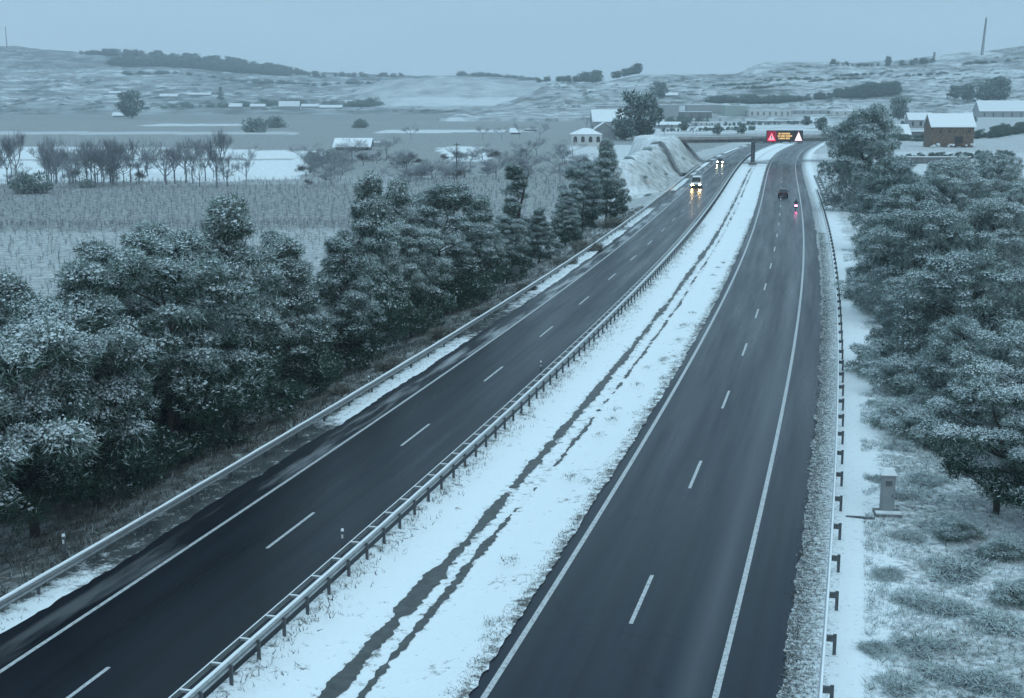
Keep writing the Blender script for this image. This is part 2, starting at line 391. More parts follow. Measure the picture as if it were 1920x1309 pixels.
# ------------------------------------------------------------------ carriageways, markings, median, verges
s_fine = np.arange(-46, 150, .25); s_all = np.concatenate([s_fine, np.arange(150, 640, .75)])
S2 = np.arange(-46, 640, 2.0)
structure('left_carriageway', strip('left_carriageway', S2, -18.6, -8.1, 0, 0, M['asphalt_left'], 6))
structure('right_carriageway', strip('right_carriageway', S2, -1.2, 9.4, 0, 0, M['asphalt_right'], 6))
def line(name, q, w): structure(name, strip(name, S2, q - w / 2, q + w / 2, .005, .005, M['paint'], 2))
line('edge_line', -15.8, .17); line('edge_line', -9.0, .15); line('edge_line', 0., .20); line('edge_line', 7.0, .20)
def dashes(name, q, s0):
    mb = MB()
    for k in range(-3, 38):
        a = s0 + k * 17.0; t = np.linspace(a, a + 5.0, 4)
        V = np.concatenate([C(t, q - .075, .005), C(t, q + .075, .005)])
        mb.add(V, [(i, i + 4, i + 5, i + 1) for i in range(3)])
    o = mb.build(name, M['paint']); o['kind'] = 'structure'
_sd, _ = sq(*G(1293, 915)[:2].reshape(2, 1)); dashes('lane_line', 3.45, float(_sd[0]))
_sd, _ = sq(*G(742, 833)[:2].reshape(2, 1)); dashes('lane_line', -12.55, float(_sd[0]))

def rag(s, a, f, seed): return (vnoise(s, np.full_like(s, seed), f, 4) - .5) * 2 * a
# median: shallow grassed dish under snow, ragged snow edge over the asphalt
mq0 = -8.35; mq1 = -.52 - .18 * sstep(60, 140, s_all) + rag(s_all, .12, .35, 3.3) + rag(s_all, .13, 3.4, 9.3) + rag(s_all, .07, 9., 5.3)
def mz(S, Q):
    t = (Q + 8.35) / 7.9
    dish = -.38 * np.clip(1 - ((Q + 4.7) / 3.6) ** 2, 0, 1)
    return .035 + dish * sstep(0, .12, t) + .05 * (vnoise(S, Q, 1.1) - .5) * sstep(0, .06, t) * sstep(1.0, .93, t) * (1 - sstep(-6.4, -5.8, Q) * sstep(-2.6, -3.2, Q))
def msn(S, Q):
    a = .93 - .30 * sstep(-7.3, -8.2, Q) - .14 * sstep(-1.9, -.9, Q) - .34 * sstep(-1.1, -.55, Q) - .22 * sstep(.55, .75, vnoise(S, Q, .5)) * sstep(-3.4, -2.2, Q)
    a = a - .40 * np.exp(-((Q + 5.0) / .52) ** 2) * (.4 + vnoise(S, Q, .3)) - .30 * np.exp(-((Q + 4.0) / .35) ** 2) * (.2 + vnoise(S + 9, Q, .3))
    return a - .25 * sstep(.6, .8, vnoise(S + 50, Q, .9)) * sstep(-5.6, -7, Q)
structure('median', strip('median', s_all, mq0, mq1, 0, 0, M['median'], 34, mz, msn))
# two lines of open meltwater in the dish, ragged edges, broken where snow bridges them
M['melt'] = simple('wet_channel_bed', (.045, .05, .05), .5, .5, 2.5)
def channel(name, s0, s1, q, w, seed, thr, far=False):
    s = np.arange(s0, s1, .16 if s0 < 120 else .5); mb = MB()
    c = q + rag(s, .13, .22, seed) + rag(s, .05, 1.3, seed + 3)
    h = w * (1 + .22 * sstep(45, -5, s)) * (.35 + 1.1 * (vnoise(s, np.full_like(s, seed + 5.5), .23, 3) - thr) * 2.2) + rag(s, .16, 1.9, seed + 8) + rag(s, .12, 6., seed + 2) - .42 * sstep(.62, .82, vnoise(s, np.full_like(s, seed + 7.7), .16, 3)) - .35 * sstep(.62, .8, vnoise(s, np.full_like(s, seed + 3.1), .8, 2))
    l_ = c - h / 2 + rag(s, .10, 5., seed + 1); r_ = c + h / 2 + rag(s, .17, 4., seed + 4)
    zl = mz(s, l_) + .02; zr = mz(s, r_) + .02; A = C(s, l_, zl); B = C(s, r_, zr); D = C(s, c, np.minimum(zl, zr) + .002)
    ok = (h > .05)
    for i in range(len(s) - 1):
        if ok[i] and ok[i + 1]:
            mb.add([A[i], D[i], B[i], B[i+1], D[i+1], A[i+1]], [(0, 1, 4, 5), (1, 2, 3, 4)])
    o = mb.build(name, M['melt']); o['kind'] = 'structure'
channel('meltwater_channel', -30, 128, -5.05, .40, 2.2, .14)
channel('meltwater_channel', -30, 20, -4.05, .24, 5.2, .16)
channel('meltwater_channel', 20, 92, -3.9, .22, 8.4, .30)
channel('meltwater_channel', 128, 330, -4.9, .32, 6.1, .18)
channel('meltwater_channel', 96, 330, -4.1, .24, 12.1, .36)
# right verge: ragged snow over the asphalt edge
vq0 = 8.95 + rag(s_all, .22, .7, 4.4) + rag(s_all, .18, 3.2, 1.4) - .25 * sstep(60, 140, s_all)
M['vergem'] = cover('verge_cover', scale=5., soft=.14, bumpd=.05, dark=(.05, .055, .055), dark2=(.12, .12, .115))
structure('verge', strip('verge', s_all, vq0, 11.5, .02, .05, M['vergem'], 8, lambda S, Q: .022 + .03 * sstep(9, 10.4, Q) + .03 * (vnoise(S, Q, 2.1) - .5),
    lambda S, Q: .34 + .30 * sstep(9.0, 10.2, Q) + .10 * sstep(60, 120, S) + .30 * sstep(10.1, 10.7, Q)))
# left verge under the guardrail: patches of old snow
lq1 = -17.55 + rag(s_all, .25, .35, 7.7) + rag(s_all, .12, 2.3, 2.7)
def lsn(S, Q):
    k = vnoise(S, np.full_like(S, 3.1), .075, 2)
    return .15 + (.30 + .55 * vnoise(S, Q, .6)) * sstep(.36, .60, k) * sstep(-19.2, -18.3, Q) * 1.3 + .12 * sstep(80, 150, S)
M['lverge'] = cover('left_verge_cover', scale=1.3, soft=.12, bumpd=.04, dark=(.035, .04, .042), dark2=(.08, .085, .085))
structure('left_verge', strip('left_verge', s_all, -20.0, lq1, .01, .012, M['lverge'], 12, lambda S, Q: .012 - .25 * sstep(-18.9, -20, Q) + .015 * vnoise(S, Q, 2.), lsn))

M['slopem'] = cover('slope_cover', scale=3.2, soft=.16, bumpd=.08, dark=(.06, .065, .06), dark2=(.13, .135, .125))
def slope_z(S, Q):
    p = C(S.ravel(), Q.ravel()); return zt(p[:, 0], p[:, 1]).reshape(S.shape) + .02 * sstep(11.2, 11.5, Q)
s_sl = np.concatenate([np.arange(-44, 90, .6), np.arange(90, 215, 1.5)])
structure('right_slope', strip('right_slope', s_sl, 11.35, 36., 0, 0, M['slopem'], 44, slope_z, lambda S, Q: .60 + .36 * sstep(12.9, 12.1, Q + rag(S.ravel(), .5, .4, 6.6).reshape(S.shape)) + .5 * (vnoise(S, Q, .25) - .5)))

# ------------------------------------------------------------------ far hills (surfaces rising from the valley floor)
def hill(name, sky_pts, vb, Yb, Yc, seed, snow_fn, relief, ncol=300, nrow=46, power=1.0, back=500):
    su = np.array([p[0] for p in sky_pts], float); sv = np.array([p[1] for p in sky_pts], float)
    us = np.linspace(su[0], su[-1], ncol); vc = np.interp(us, su, sv) + (3 if seed == 1.3 else 0) + (vnoise(us, us * 0 + seed, .05, 3) - .5) * 3
    ts = np.concatenate([[-.12], np.linspace(0, 1, nrow), [1.1, 1.35]]); V = []; A = []
    for t in ts:
        tt = min(max(t, 0), 1); Y = Yb + (Yc - Yb) * tt + (back * (t - 1) / .35 if t > 1 else 0)
        v = vb + (vc - vb) * tt ** power
        n = (vnoise(us, np.full_like(us, t * 14 + seed), .035, 4) - .5) * 2
        for u, vv, k in zip(us, v, n):
            p = at(u, vv, Y); p[2] += relief * k * math.sin(math.pi * tt) * (1 if t <= 1 else 0)
            if t < 0: p = at(u, vb, Yb - 40); p[2] -= 6
            if t > 1: p[2] = at(u, vv, Yc)[2] - (t - 1) * 160
            V.append(p)
        A.append(snow_fn(us, tt, v))
    me = grid_mesh(name, np.array(V), len(ts), ncol, [M['hill']], np.concatenate(A))
    structure(name, me)
    def loc(u, v):
        c = np.interp(u, us, vc); t = np.clip((v - vb) / (c - vb + 1e-6), 0, 1) ** (1 / power); Y = Yb + (Yc - Yb) * t
        k = (float(vnoise(np.array([u]), np.array([t * 14 + seed]), .035, 4)[0]) - .5) * 2
        p = at(u, v, Y); p[2] += relief * k * math.sin(math.pi * t); return p
    return loc
def sn_left(us, t, v):
    n = vnoise(us, v, .012, 3); st = vnoise(us * .16, v * 2.4, .25, 3)
    a = .16 + .70 * sstep(.56, .72, st) * sstep(208, 190, v) + .6 * (n - .5)
    return np.where(v < 128, .10 + .3 * sstep(.6, .7, st), a)
left_hill = hill('hill', [(-260,76),(-60,80),(30,84),(110,92),(215,96),(260,103),(310,106),(340,105),(390,109),(420,113),(500,119),(520,127),(560,131),(640,134),(700,136),(760,139),(850,138),(880,136),(920,138),(950,144),(1010,147),(1080,152),(1260,170)],
                 216, 1750, 3000, 1.3, sn_left, 2.5, 400, 80)
def sn_mid(us, t, v): return np.where(v > 200, .45, .62 + .25 * (vnoise(us * .3, v, .12, 3) - .5)) + .4 * (v > 183) * (v < 198) * sstep(700, 780, us)
mid_hill = hill('hill', [(560,203),(640,182),(680,164),(720,150),(770,147),(860,146),(930,149),(1000,153),(1060,158),(1110,166),(1180,190)], 210, 1900, 2450, 4.1, sn_mid, 2.5, 150, 30)
def sn_right(us, t, v):
    st = vnoise(us * .22 + v * .7, v * 3.2 - us * .12, .16, 3); n = vnoise(us, v * 3, .02, 3)
    f = vnoise(us * .35 + v * 1.1, v * 5.2 - us * .2, .22, 2)
    return np.clip(.52 + 1.25 * (st - .5) + .6 * (n - .5) - .50 * sstep(.60, .72, f), .05, .95)
right_hill = hill('hill', [(820,221),(900,205),(960,188),(1000,172),(1025,160),(1060,153),(1080,157),(1130,153),(1150,151),(1200,141),(1250,139),(1300,140),(1380,138),(1410,124),(1440,116),(1500,116),(1600,117),(1680,114),(1740,107),(1800,99),(1850,96),(1920,86),(2060,72),(2300,66)],
                  222, 1240, 1950, 7.7, sn_right, 2.2, 420, 90)

# ------------------------------------------------------------------ vegetation builders
def blades(P, Dr, L, W, rng):
    """one triangle per point: base at P, tip along Dr"""
    n = len(P); side = np.cross(Dr, rng.normal(size=(n, 3))); side /= np.linalg.norm(side, axis=1)[:, None] + 1e-9
    a = P + side * (W / 2)[:, None]; b = P - side * (W / 2)[:, None]; t = P + Dr * L[:, None]
    return np.stack([a, b, t], 1)
def unit(n, rng):
    d = rng.normal(size=(n, 3)); return d / np.linalg.norm(d, axis=1)[:, None]
def crown_mesh(name, seed, h, r, t0, nc, nt, prof, snowp, frostp, mats, rc=(.75, 1.25), blade=(.14, .27), bw=.042, flat=.62, pad=(.05, .13), rep_=1):
    rng = np.random.default_rng(seed); T = []; MI = []
    cs = []
    while len(cs) < nc:
        t = rng.uniform(t0, .97); R_ = r * prof((t - t0) / (1 - t0)); a = rng.uniform(0, 2 * math.pi); k = math.sqrt(rng.uniform(.12, 1))
        lob = 1 + .22 * math.sin(3 * a + seed) + .15 * math.sin(5 * a + t * 9 + seed * 2)
        cs.append((R_ * k * lob * math.cos(a), R_ * k * lob * math.sin(a), h * t + rng.normal() * .15))
    cs = np.array(cs)
    for c in cs:
        rad = rng.uniform(*rc) * r / 3.8; n = int(nt * rng.uniform(.7, 1.3))
        D = unit(n, rng); D[:, 2] = np.abs(D[:, 2]) * np.where(rng.random(n) < .68, 1, -1)
        P = c + rad * D * rng.uniform(.55, 1.05, n)[:, None] * np.array([1, 1, flat])
        Dr = D + rng.normal(size=(n, 3)) * .55 + np.array([0, 0, .15]); Dr /= np.linalg.norm(Dr, axis=1)[:, None]
        hi = sstep(.22, .55, c[2] / h)
        cl = rng.uniform(.45, 1.35); fr = np.where(rng.random(n) < frostp * cl * sstep(-.45, .35, D[:, 2]) * (.12 + .88 * hi), np.where(rng.random(n) < .62, 1, 3), np.where(rng.random(n) < .40 * hi, 3, 0))
        for q in range(2):
            T.append(blades(P + rng.normal(size=(n, 3)) * .05, Dr + rng.normal(size=(n, 3)) * .35, rng.uniform(*blade, n), rng.uniform(.7, 1.3, n) * bw, rng)); MI.append(fr)
        # snow pads lying on the upper side of the clump
        up = (D[:, 2] > .30) & (rng.random(n) < snowp * rng.uniform(.1, 1.9) * (.15 + .85 * hi)); up = np.repeat(np.nonzero(up)[0], rep_); k = len(up)
        if k:
            Pn = P[up] + rng.normal(size=(k, 3)) * .08 * (rep_ > 1) + D[up] * .06 + np.array([0, 0, .05]); N = D[up] * .55 + np.array([0, 0, .8]) + rng.normal(size=(k, 3)) * .2; N /= np.linalg.norm(N, axis=1)[:, None]
            A = np.cross(N, unit(k, rng)); A /= np.linalg.norm(A, axis=1)[:, None]; B = np.cross(N, A); z = rng.uniform(*pad, k)[:, None]
            pts = [Pn + z * (math.cos(th) * A + math.sin(th) * B) * rng.uniform(.6, 1.2, (k, 1)) + np.array([0, 0, -.02]) for th in (0, 1.26, 2.51, 3.77, 5.03)]
            top = Pn + N * .02
            for i in range(5): T.append(np.stack([top, pts[i], pts[(i + 1) % 5]], 1)); MI.append(np.full(k, 2))
    T = np.concatenate(T); MI = np.concatenate(MI)
    return fast_mesh(name, T.reshape(-1, 3), np.arange(len(T) * 3).reshape(-1, 3), mats, MI), cs
def trunk_mesh(name, seed, h, cs, r0=.2):
    rng = np.random.default_rng(seed); mb = MB()
    pts = [np.array([rng.normal() * .12 * k, rng.normal() * .12 * k, h * .92 * k / 5]) for k in range(6)]; pts[0] = np.array([0, 0, -.6])
    mb.tube(pts, np.linspace(r0, .04, 6), 7)
    for c in cs[:: max(1, len(cs) // 26)]:
        z = min(max(c[2] - np.hypot(c[0], c[1]) * .45, h * .12), h * .85); k = z / (h * .92) * 5; i = int(min(k, 4)); b = pts[i] + (pts[i + 1] - pts[i]) * (k - i); b[2] = z
        mid = (b + c) / 2 + np.array([0, 0, .12]); mb.tube([b, mid, c], [.065, .045, .015], 5)
    return mb.mesh(name, [M['bark']], True)
dome = lambda t: math.sqrt(max(0, 1 - (1.9 * t - .85) ** 2 / 1.25)) if t < .97 else .3
cone = lambda t: max(.08, (1 - t) ** .8 * min(1, .45 + t * 4))
tall = lambda t: max(.10, (1 - t ** 1.5) * min(1, .60 + t * 2))
full = lambda t: math.sqrt(max(0, 1 - max(0, (t - .38) / .62) ** 2)) * (.80 + .2 * min(1, t * 4))
PM = [M['needle'], M['frost'], M['soft_snow'], M['half_frost']]
KIND = {}
def kind(key, seed, h, r, t0, nc, nt, prof, snowp, frostp, mats=PM, r0=.2, **kw):
    me, cs = crown_mesh(key + '_crown', seed, h, r, t0, nc, nt, prof, snowp, frostp, mats, **kw)
    KIND[key] = (me, trunk_mesh(key + '_trunk', seed + 1, h, cs, r0), h, r)
for i in range(4): kind('pine%d' % i, 10 + i, 12., 3.9, 0.07, 150, 290, full if i == 2 else tall, .40, 1.0, pad=(.05, .11), rc=(.52, 1.02), blade=(.15, .30), bw=.052)
kind('cypress', 30, 12., 1.7, .06, 60, 240, cone, .08, .7, pad=(.04, .09))
FM = [M['grey_leaf'], M['frost'], M['soft_snow'], M['half_frost']]
for i in range(3): kind('frosted%d' % i, 40 + i, 9., 4.0, 0.03, 150, 250, full, .55, 1.0, FM, .18, flat=.62, rc=(.50, .98), blade=(.15, .32), bw=.06, pad=(.05, .12))
for i in range(2): kind('snowy%d' % i, 50 + i, 8., 3.6, .22, 58, 560, dome, .60, .95, PM, .2, rc=(.7, 1.05), flat=.6, pad=(.03, .075), rep_=2)
kind('round', 60, 9., 4.2, .10, 46, 50, dome, .04, .6, PM, .25, rc=(1., 1.6), blade=(.5, .9), bw=.4)
kind('hedge', 61, 4., 4.5, .02, 40, 40, dome, .07, .4, FM, .2, rc=(1., 1.5), blade=(.4, .8), bw=.35)
kind('bush', 90, 3., 2.8, .0, 60, 150, full, .6, 1.2, [M['half_frost'], M['frost'], M['soft_snow'], M['frost']], .06, flat=.7, rc=(.7, 1.2), blade=(.12, .3), bw=.045, pad=(.04, .09))
def bare_mesh(seed, h, mats, spread=.55, levels=4, k0=3, rr0=.12):
    rng = np.random.default_rng(seed); mb = MB(); TW = []
    def grow(p, d, L, r, lv):
        q = p + d * L; mid = (p + q) / 2 + rng.normal(size=3) * L * .05; mb.tube([p, mid, q], [r, r * .8, r * .6], 4 if lv > 1 else 3, cap=False)
        if lv <= 1: TW.append((q, d, L))
        if lv == 0: return
        for _ in range(k0 + (lv < 3)):
            nd = d + rng.normal(size=3) * spread * 1.1; nd[2] = nd[2] * .7 + .5; nd /= np.linalg.norm(nd)
            grow(p + d * L * rng.uniform(.45, 1), nd, L * rng.uniform(.55, .8), r * .55, lv - 1)
    grow(np.array([0, 0, -.3]), np.array([0, 0, 1.]), h * .36, rr0, levels)
    Pq = np.repeat(np.array([t[0] for t in TW]), 3, 0); Dq = np.repeat(np.array([t[1] for t in TW]), 3, 0) + rng.normal(size=(len(TW) * 3, 3)) * .5 + np.array([0, 0, .9]); Dq /= np.linalg.norm(Dq, axis=1)[:, None]
    bl = blades(Pq, Dq, rng.uniform(.5, 1.2, len(Pq)) * h / 8, np.full(len(Pq), .028), rng); mb.add(bl.reshape(-1, 3), np.arange(len(bl) * 3).reshape(-1, 3).tolist())
    return mb.mesh('bare', mats)
def shift(p, dq):
    s, q = sq(p[0], p[1]); r = C(float(s[0]), float(q[0]) + dq); r[2] = zt1(r[0], r[1]); return r
def tree(name, label, key, u, vb, vt, group, ru=1., rz=None, p=None, width_px=None, cat='tree'):
    """base at photo point (u, vb), top at row vt"""
    p = ground(u, vb) if p is None else p
    me, tr, h, r = KIND[key]; hz = ztop(p[1], vt) - p[2]; k = hz / h
    kx = k * ru if width_px is None else width_px / 2 / F * (p[1] * 1.01) / r
    o = empty(name, p, label, cat, group, rng_.uniform(0, 6.28) if rz is None else rz); o.scale = (kx, kx, k)
    inst(me, 'crown', o); inst(tr, 'trunk', o)
    return o
rng_ = random.Random(5)

# ------------------------------------------------------------------ guardrails
W_PROF = [(-.015, -.155), (.065, -.115), (.065, -.055), (-.005, -.02), (-.005, .02), (.065, .055), (.065, .115), (-.015, .155)]   # towards traffic, up
def beam(name, parent, s, q, zc, side, mat, scale=1.):
    secs = []; s = np.asarray(s, float)
    prof = [(a * side, b * scale) for a, b in W_PROF] + [((a - .012) * side, b * scale) for a, b in reversed(W_PROF)]
    V = np.concatenate([C(s, q + a, zc + b)[:, None] for a, b in prof], 1); mb = MB(); mb.loft(list(V))
    return mb.build(name, mat, parent)
def cap_snow(name, parent, s, q, z, w=.09, h=.05):
    s = np.asarray(s, float); hh = h * (.55 + .9 * vnoise(s, s * 0 + 2.2, .4, 3)); mb = MB()
    V = np.stack([C(s, q - w / 2, z), C(s, q - w / 3, z + hh * .8), C(s, q, z + hh), C(s, q + w / 3, z + hh * .8), C(s, q + w / 2, z)], 1); mb.loft(list(V))
    return mb.build(name, M['snow'], parent, True)
def rail_posts(parent, s0, s1, step, q, h, spacer=None, zb=0., limit=100):
    pm = MB().box((0, 0, h / 2 - .25), (.12, .055, h + .5)).mesh('post', [M['darkmetal']])
    pts = np.arange(s0, s1, step); base = C(0, 0)
    for k, s in enumerate(pts[:limit]): inst(pm, 'post', parent, C(s, q, zb), -heading(s))
    if spacer: 
        sm = MB().box((spacer[0] / 2, 0, h - .16), (abs(spacer[0]), .12, .20)).mesh('spacer', [M['darkmetal']])
        for k, s in enumerate(pts[:limit]): inst(sm, 'spacer', parent, C(s, q, zb), -heading(s))
    if len(pts) > limit:
        mb = MB()
        for s in pts[limit:]: mb.box(C(s, q, zb + h / 2 - .25), (.12, .055, h + .5), 0, -heading(s))
        o = mb.build('far_posts', M['darkmetal'], parent); o['kind'] = 'stuff'
SB = np.arange(-40, 330, 1.5)
g = empty('guardrail', (0, 0, 0), 'steel guardrail with snow on its beam along the trees left of the left carriageway', 'guardrail')
beam('beam', g, SB, -18.38, .62, 1, M['metal']); cap_snow('snow_cap', g, SB, -18.40, .772, .17, .08)
rail_posts(g, -36, 330, 4., -18.62, .72, (.18,))
g = empty('guardrail', (0, 0, 0), 'double guardrail with cross ties between left carriageway and snowy median', 'guardrail')
SM = np.arange(-44, 420, 1.5)
beam('beam', g, SM, -8.12, .66, 1, M['metal']); cap_snow('snow_cap', g, SM, -8.14, .812, .13, .06)
beam('front_beam', g, SM, -8.72, .62, -1, M['metal'], .55); cap_snow('snow_cap', g, SM, -8.72, .705, .05, .025)
beam('lower_rail', g, SM, -8.50, .34, -1, M['metal'], .5); cap_snow('snow_cap', g, SM, -8.50, .418, .04, .02)
rail_posts(g, -43.2, 420, 2., -8.02, .70)
tie = MB().box((-.31, 0, .66), (.62, .07, .07)).box((-.31, 0, .71), (.60, .06, .03), 1).mesh('cross_tie', [M['metal'], M['snow']])
for s in np.arange(-43.2, 420, 2.)[:100]: inst(tie, 'cross_tie', g, C(s, -8.12, 0), -heading(s))
mb = MB()
for s in np.arange(-43.2, 420, 2.)[100:]: mb.box(C(s, -8.43, .66), (.62, .07, .10), 0, -heading(s))
o = mb.build('far_cross_ties', M['metal'], g); o['kind'] = 'stuff'
g = empty('guardrail', (0, 0, 0), 'steel guardrail on the snowy verge right of the right carriageway, posts behind', 'guardrail')
SR = np.arange(-40, 232, 1.5)
beam('beam', g, SR, 10.18, .62, -1, M['metal']); cap_snow('snow_cap', g, SR, 10.20, .772, .10, .045)
rail_posts(g, -38, 232, 4., 10.52, .74, (-.30,), .05)

# ------------------------------------------------------------------ roadside trees, left row (near to far)
GL = 'pines in a row along the left carriageway'
LEFT = [ # u, offset from the reference line, top row, kind, ru, label
 (-70, -25.5, 600, 'snowy0', 1.1, 'snow laden pine cut off by the left edge, nearest of the left roadside row'),
 (62, -25.5, 590, 'snowy1', 1.1, 'snow clumped pine second from the left edge in the left roadside row'),
 (30, -31., 520, 'pine1', 1.2, 'shorter pine standing behind the two snowiest pines at the left edge'),
 (178, -25., 500, 'pine0', 1.1, 'dark pine with bare lower trunk, third along the left roadside row'),
 (205, -31., 462, 'pine3', 1.15, 'pine half hidden behind the front pines, field showing above its top'),
 (318, -25., 440, 'pine2', 1.15, 'broad dark green pine left of the tallest pine in the left row'),
 (300, -32., 424, 'pine0', 1.0, 'pine peeping over the broad dark green pine from behind'),
 (440, -25., 376, 'pine1', 1.05, 'tallest pine of the near left group, its narrow top reaching over the field'),
 (545, -24.5, 452, 'pine0', 1.15, 'rounded frosted pine at the right end of the near left group'),
 (520, -31., 440, 'pine3', 1.0, 'pine filling in behind the rounded frosted pine'),
 (640, -25., 452, 'pine3', 1.15, 'low pine filling the gap between the two groups of the left row'),
 (698, -25.5, 335, 'pine3', .88, 'dark pine with two pointed tops opening the second group of the left row'),
 (748, -29., 340, 'pine1', .85, 'narrow pine just behind the double topped pine'),
 (770, -24.5, 420, 'pine2', 1.0, 'low dark pine in front of the narrow one'),
 (835, -25.5, 345, 'pine2', 1.15, 'wide pine with white speckled branches in the middle of the second left group'),
 (900, -25., 374, 'pine0', 1.15, 'snow speckled pine right of the widest pine in the second left group'),
 (966, -26., 304, 'cypress', 1.7, 'slender pointed cypress rising above the second left group'),
 (950, -24., 405, 'pine2', 1.0, 'low pine at the foot of the slender cypress'),
 (1010, -24.5, 392, 'pine3', 1.2, 'low frosted pine right of the slender cypress'),
 (1060, -24.5, 358, 'pine0', 1.2, 'pale crowned pine left of the last dark pine before the bank'),
 (1092, -26., 305, 'pine2', 1.0, 'pine tucked behind the last tall dark pine of the left row'),
 (1136, -24., 263, 'pine0', 1.0, 'last tall dark pine of the left row, against the snowy bank'),
]
def on_column(u, q):
    lo, hi = 262., 1500.
    for _ in range(40):
        m = (lo + hi) / 2; p = G(u, m, 0)
        if float(sq(p[0], p[1])[1][0]) < q: lo = m
        else: hi = m
    p = G(u, lo, 0); p[2] = zt1(p[0], p[1]); return p
for i, (u, q, vt, k, ru, lab) in enumerate(LEFT): tree('pine_tree', lab, k, u, 0, vt, GL, ru * .90, p=on_column(u, q))

# ------------------------------------------------------------------ trees on the right bank
GR = 'frosted trees on the right bank'
RIGHT = [
 (1618, 396, 204, 'frosted0', .80, 'tall round dark green tree at the far end of the right bank'),
 (1600, 345, 238, 'frosted1', .7, 'smaller round tree close to the far bend on the right'),
 (1672, 470, 300, 'frosted2', .85, 'leafy frosted tree below the tall round one, overhanging the snowy bank'),
 (1700, 520, 350, 'frosted1', 1.0, 'broad frosted tree below the ditch and the snow patch on the right'),
 (1780, 450, 300, 'frosted0', 1.0, 'greyish frosted tree right in front of the brown barn'),
 (1860, 420, 290, 'frosted2', 1.0, 'frosted tree below the long white shed at the right edge'),
 (1668, 590, 400, 'frosted2', .85, 'bushy frosted tree leaning towards the guardrail with dark shade beneath'),
 (1740, 610, 390, 'frosted0', .95, 'large frosted tree in the middle of the right bank'),
 (1850, 570, 380, 'frosted1', 1.0, 'dark frosted tree at the right edge behind the pale domed one'),
 (1930, 520, 340, 'frosted0', 1.0, 'frosted tree cut by the right edge, far part of the bank'),
 (1790, 725, 480, 'frosted1', .95, 'pale domed tree thick with frost, biggest on the right bank'),
 (1700, 690, 520, 'frosted0', .85, 'frosted tree over the darkest gap of the right bank'),
 (1895, 720, 500, 'frosted2', .95, 'frosted tree cut by the right edge, beside the pale domed tree'),
 (1795, 800, 605, 'frosted2', .9, 'grey frosted tree just above the snow laden pine on the right'),
 (1900, 850, 620, 'frosted0', .95, 'frosted tree at the right edge above the snow laden pine'),
 (1868, 965, 700, 'snowy1', 1.05, 'pine with thick white snow clumps nearest on the right bank'),
 (1950, 1000, 770, 'snowy0', 1.0, 'snow clumped pine cut by the right edge, nearest of all on the right'),
]
for u, vb, vt, k, ru, lab in RIGHT: tree('frosted_tree' if k.startswith('f') else 'pine_tree', lab, k, u, vb, vt, GR, ru)

for u, vb, vt, lab in [(1800, 1010, 972, 'low frosted bush left of the trunk of the nearest snowy pine'), (1890, 1050, 1010, 'frosted bush at the right edge under the nearest snowy pine'), (1905, 1130, 1092, 'frosted bush at the right edge beside the long bladed grass clump'), (1660, 700, 640, 'frosted bush on the open slope below the darkest gap of the bank'), (1710, 735, 672, 'frosted bush below the pale domed tree'), (1745, 830, 770, 'frosted bush touching the left side of the nearest snowy pine'), (1625, 560, 515, 'frosted bush by the rail below the leaning bushy tree'), (1690, 800, 750, 'small frosted bush on the open slope above the cabinet')]:
    tree('frosted_bush', lab, 'bush', u, vb, vt, 'frosted bushes on the right slope', 1.25, cat='bush')
# ------------------------------------------------------------------ single trees farther off
tree('round_tree', 'big dark round pine standing beside the house at the left end of the overpass', 'round', 1198, 262, 180, None, .95)
tree('round_tree', 'dark bush tree leaning at the left foot of the big round pine', 'round', 1172, 264, 226, None, 1.0)
tree('round_tree', 'round dark tree alone on the slope above the big round pine', 'round', 1236, 186, 155, None, 1.0, p=right_hill(1236, 186))
tree('round_tree', 'round dark green tree between the snow field and the brown barn', 'round', 1686, 226, 184, None, .85)
tree('round_tree', 'lone dark round tree at the far side of the plain, upper left', 'round', 247, 222, 174, None, 1.0)
for u, vb, vt, lab in [(1870, 192, 148, 'tall dark tree at the right end of the hedge above the long white shed'), (1845, 192, 158, 'dark tree second from the right end of the hedge above the long white shed'),
    (1815, 190, 160, 'dark tree third from the right end of the hedge above the long white shed'), (1790, 186, 162, 'lower dark tree at the left end of the hedge above the long white shed')]:
    tree('round_tree', lab, 'round', u, vb, vt, 'trees of the hedge above the white shed', 1.0, p=right_hill(u, vb))
tree('round_tree', 'dark square topped tree on the right skyline', 'round', 1665, 124, 107, None, .8, p=right_hill(1665, 122))
tree('cypress_tree', 'tiny pointed cypress on the right skyline, left of the mast', 'cypress', 1751, 118, 97, None, 1.6, p=right_hill(1751, 116))
tree('cypress_tree', 'faint dark poplar shaped tree above the far village', 'cypress', 414, 188, 162, None, 2.0, p=left_hill(414, 188))
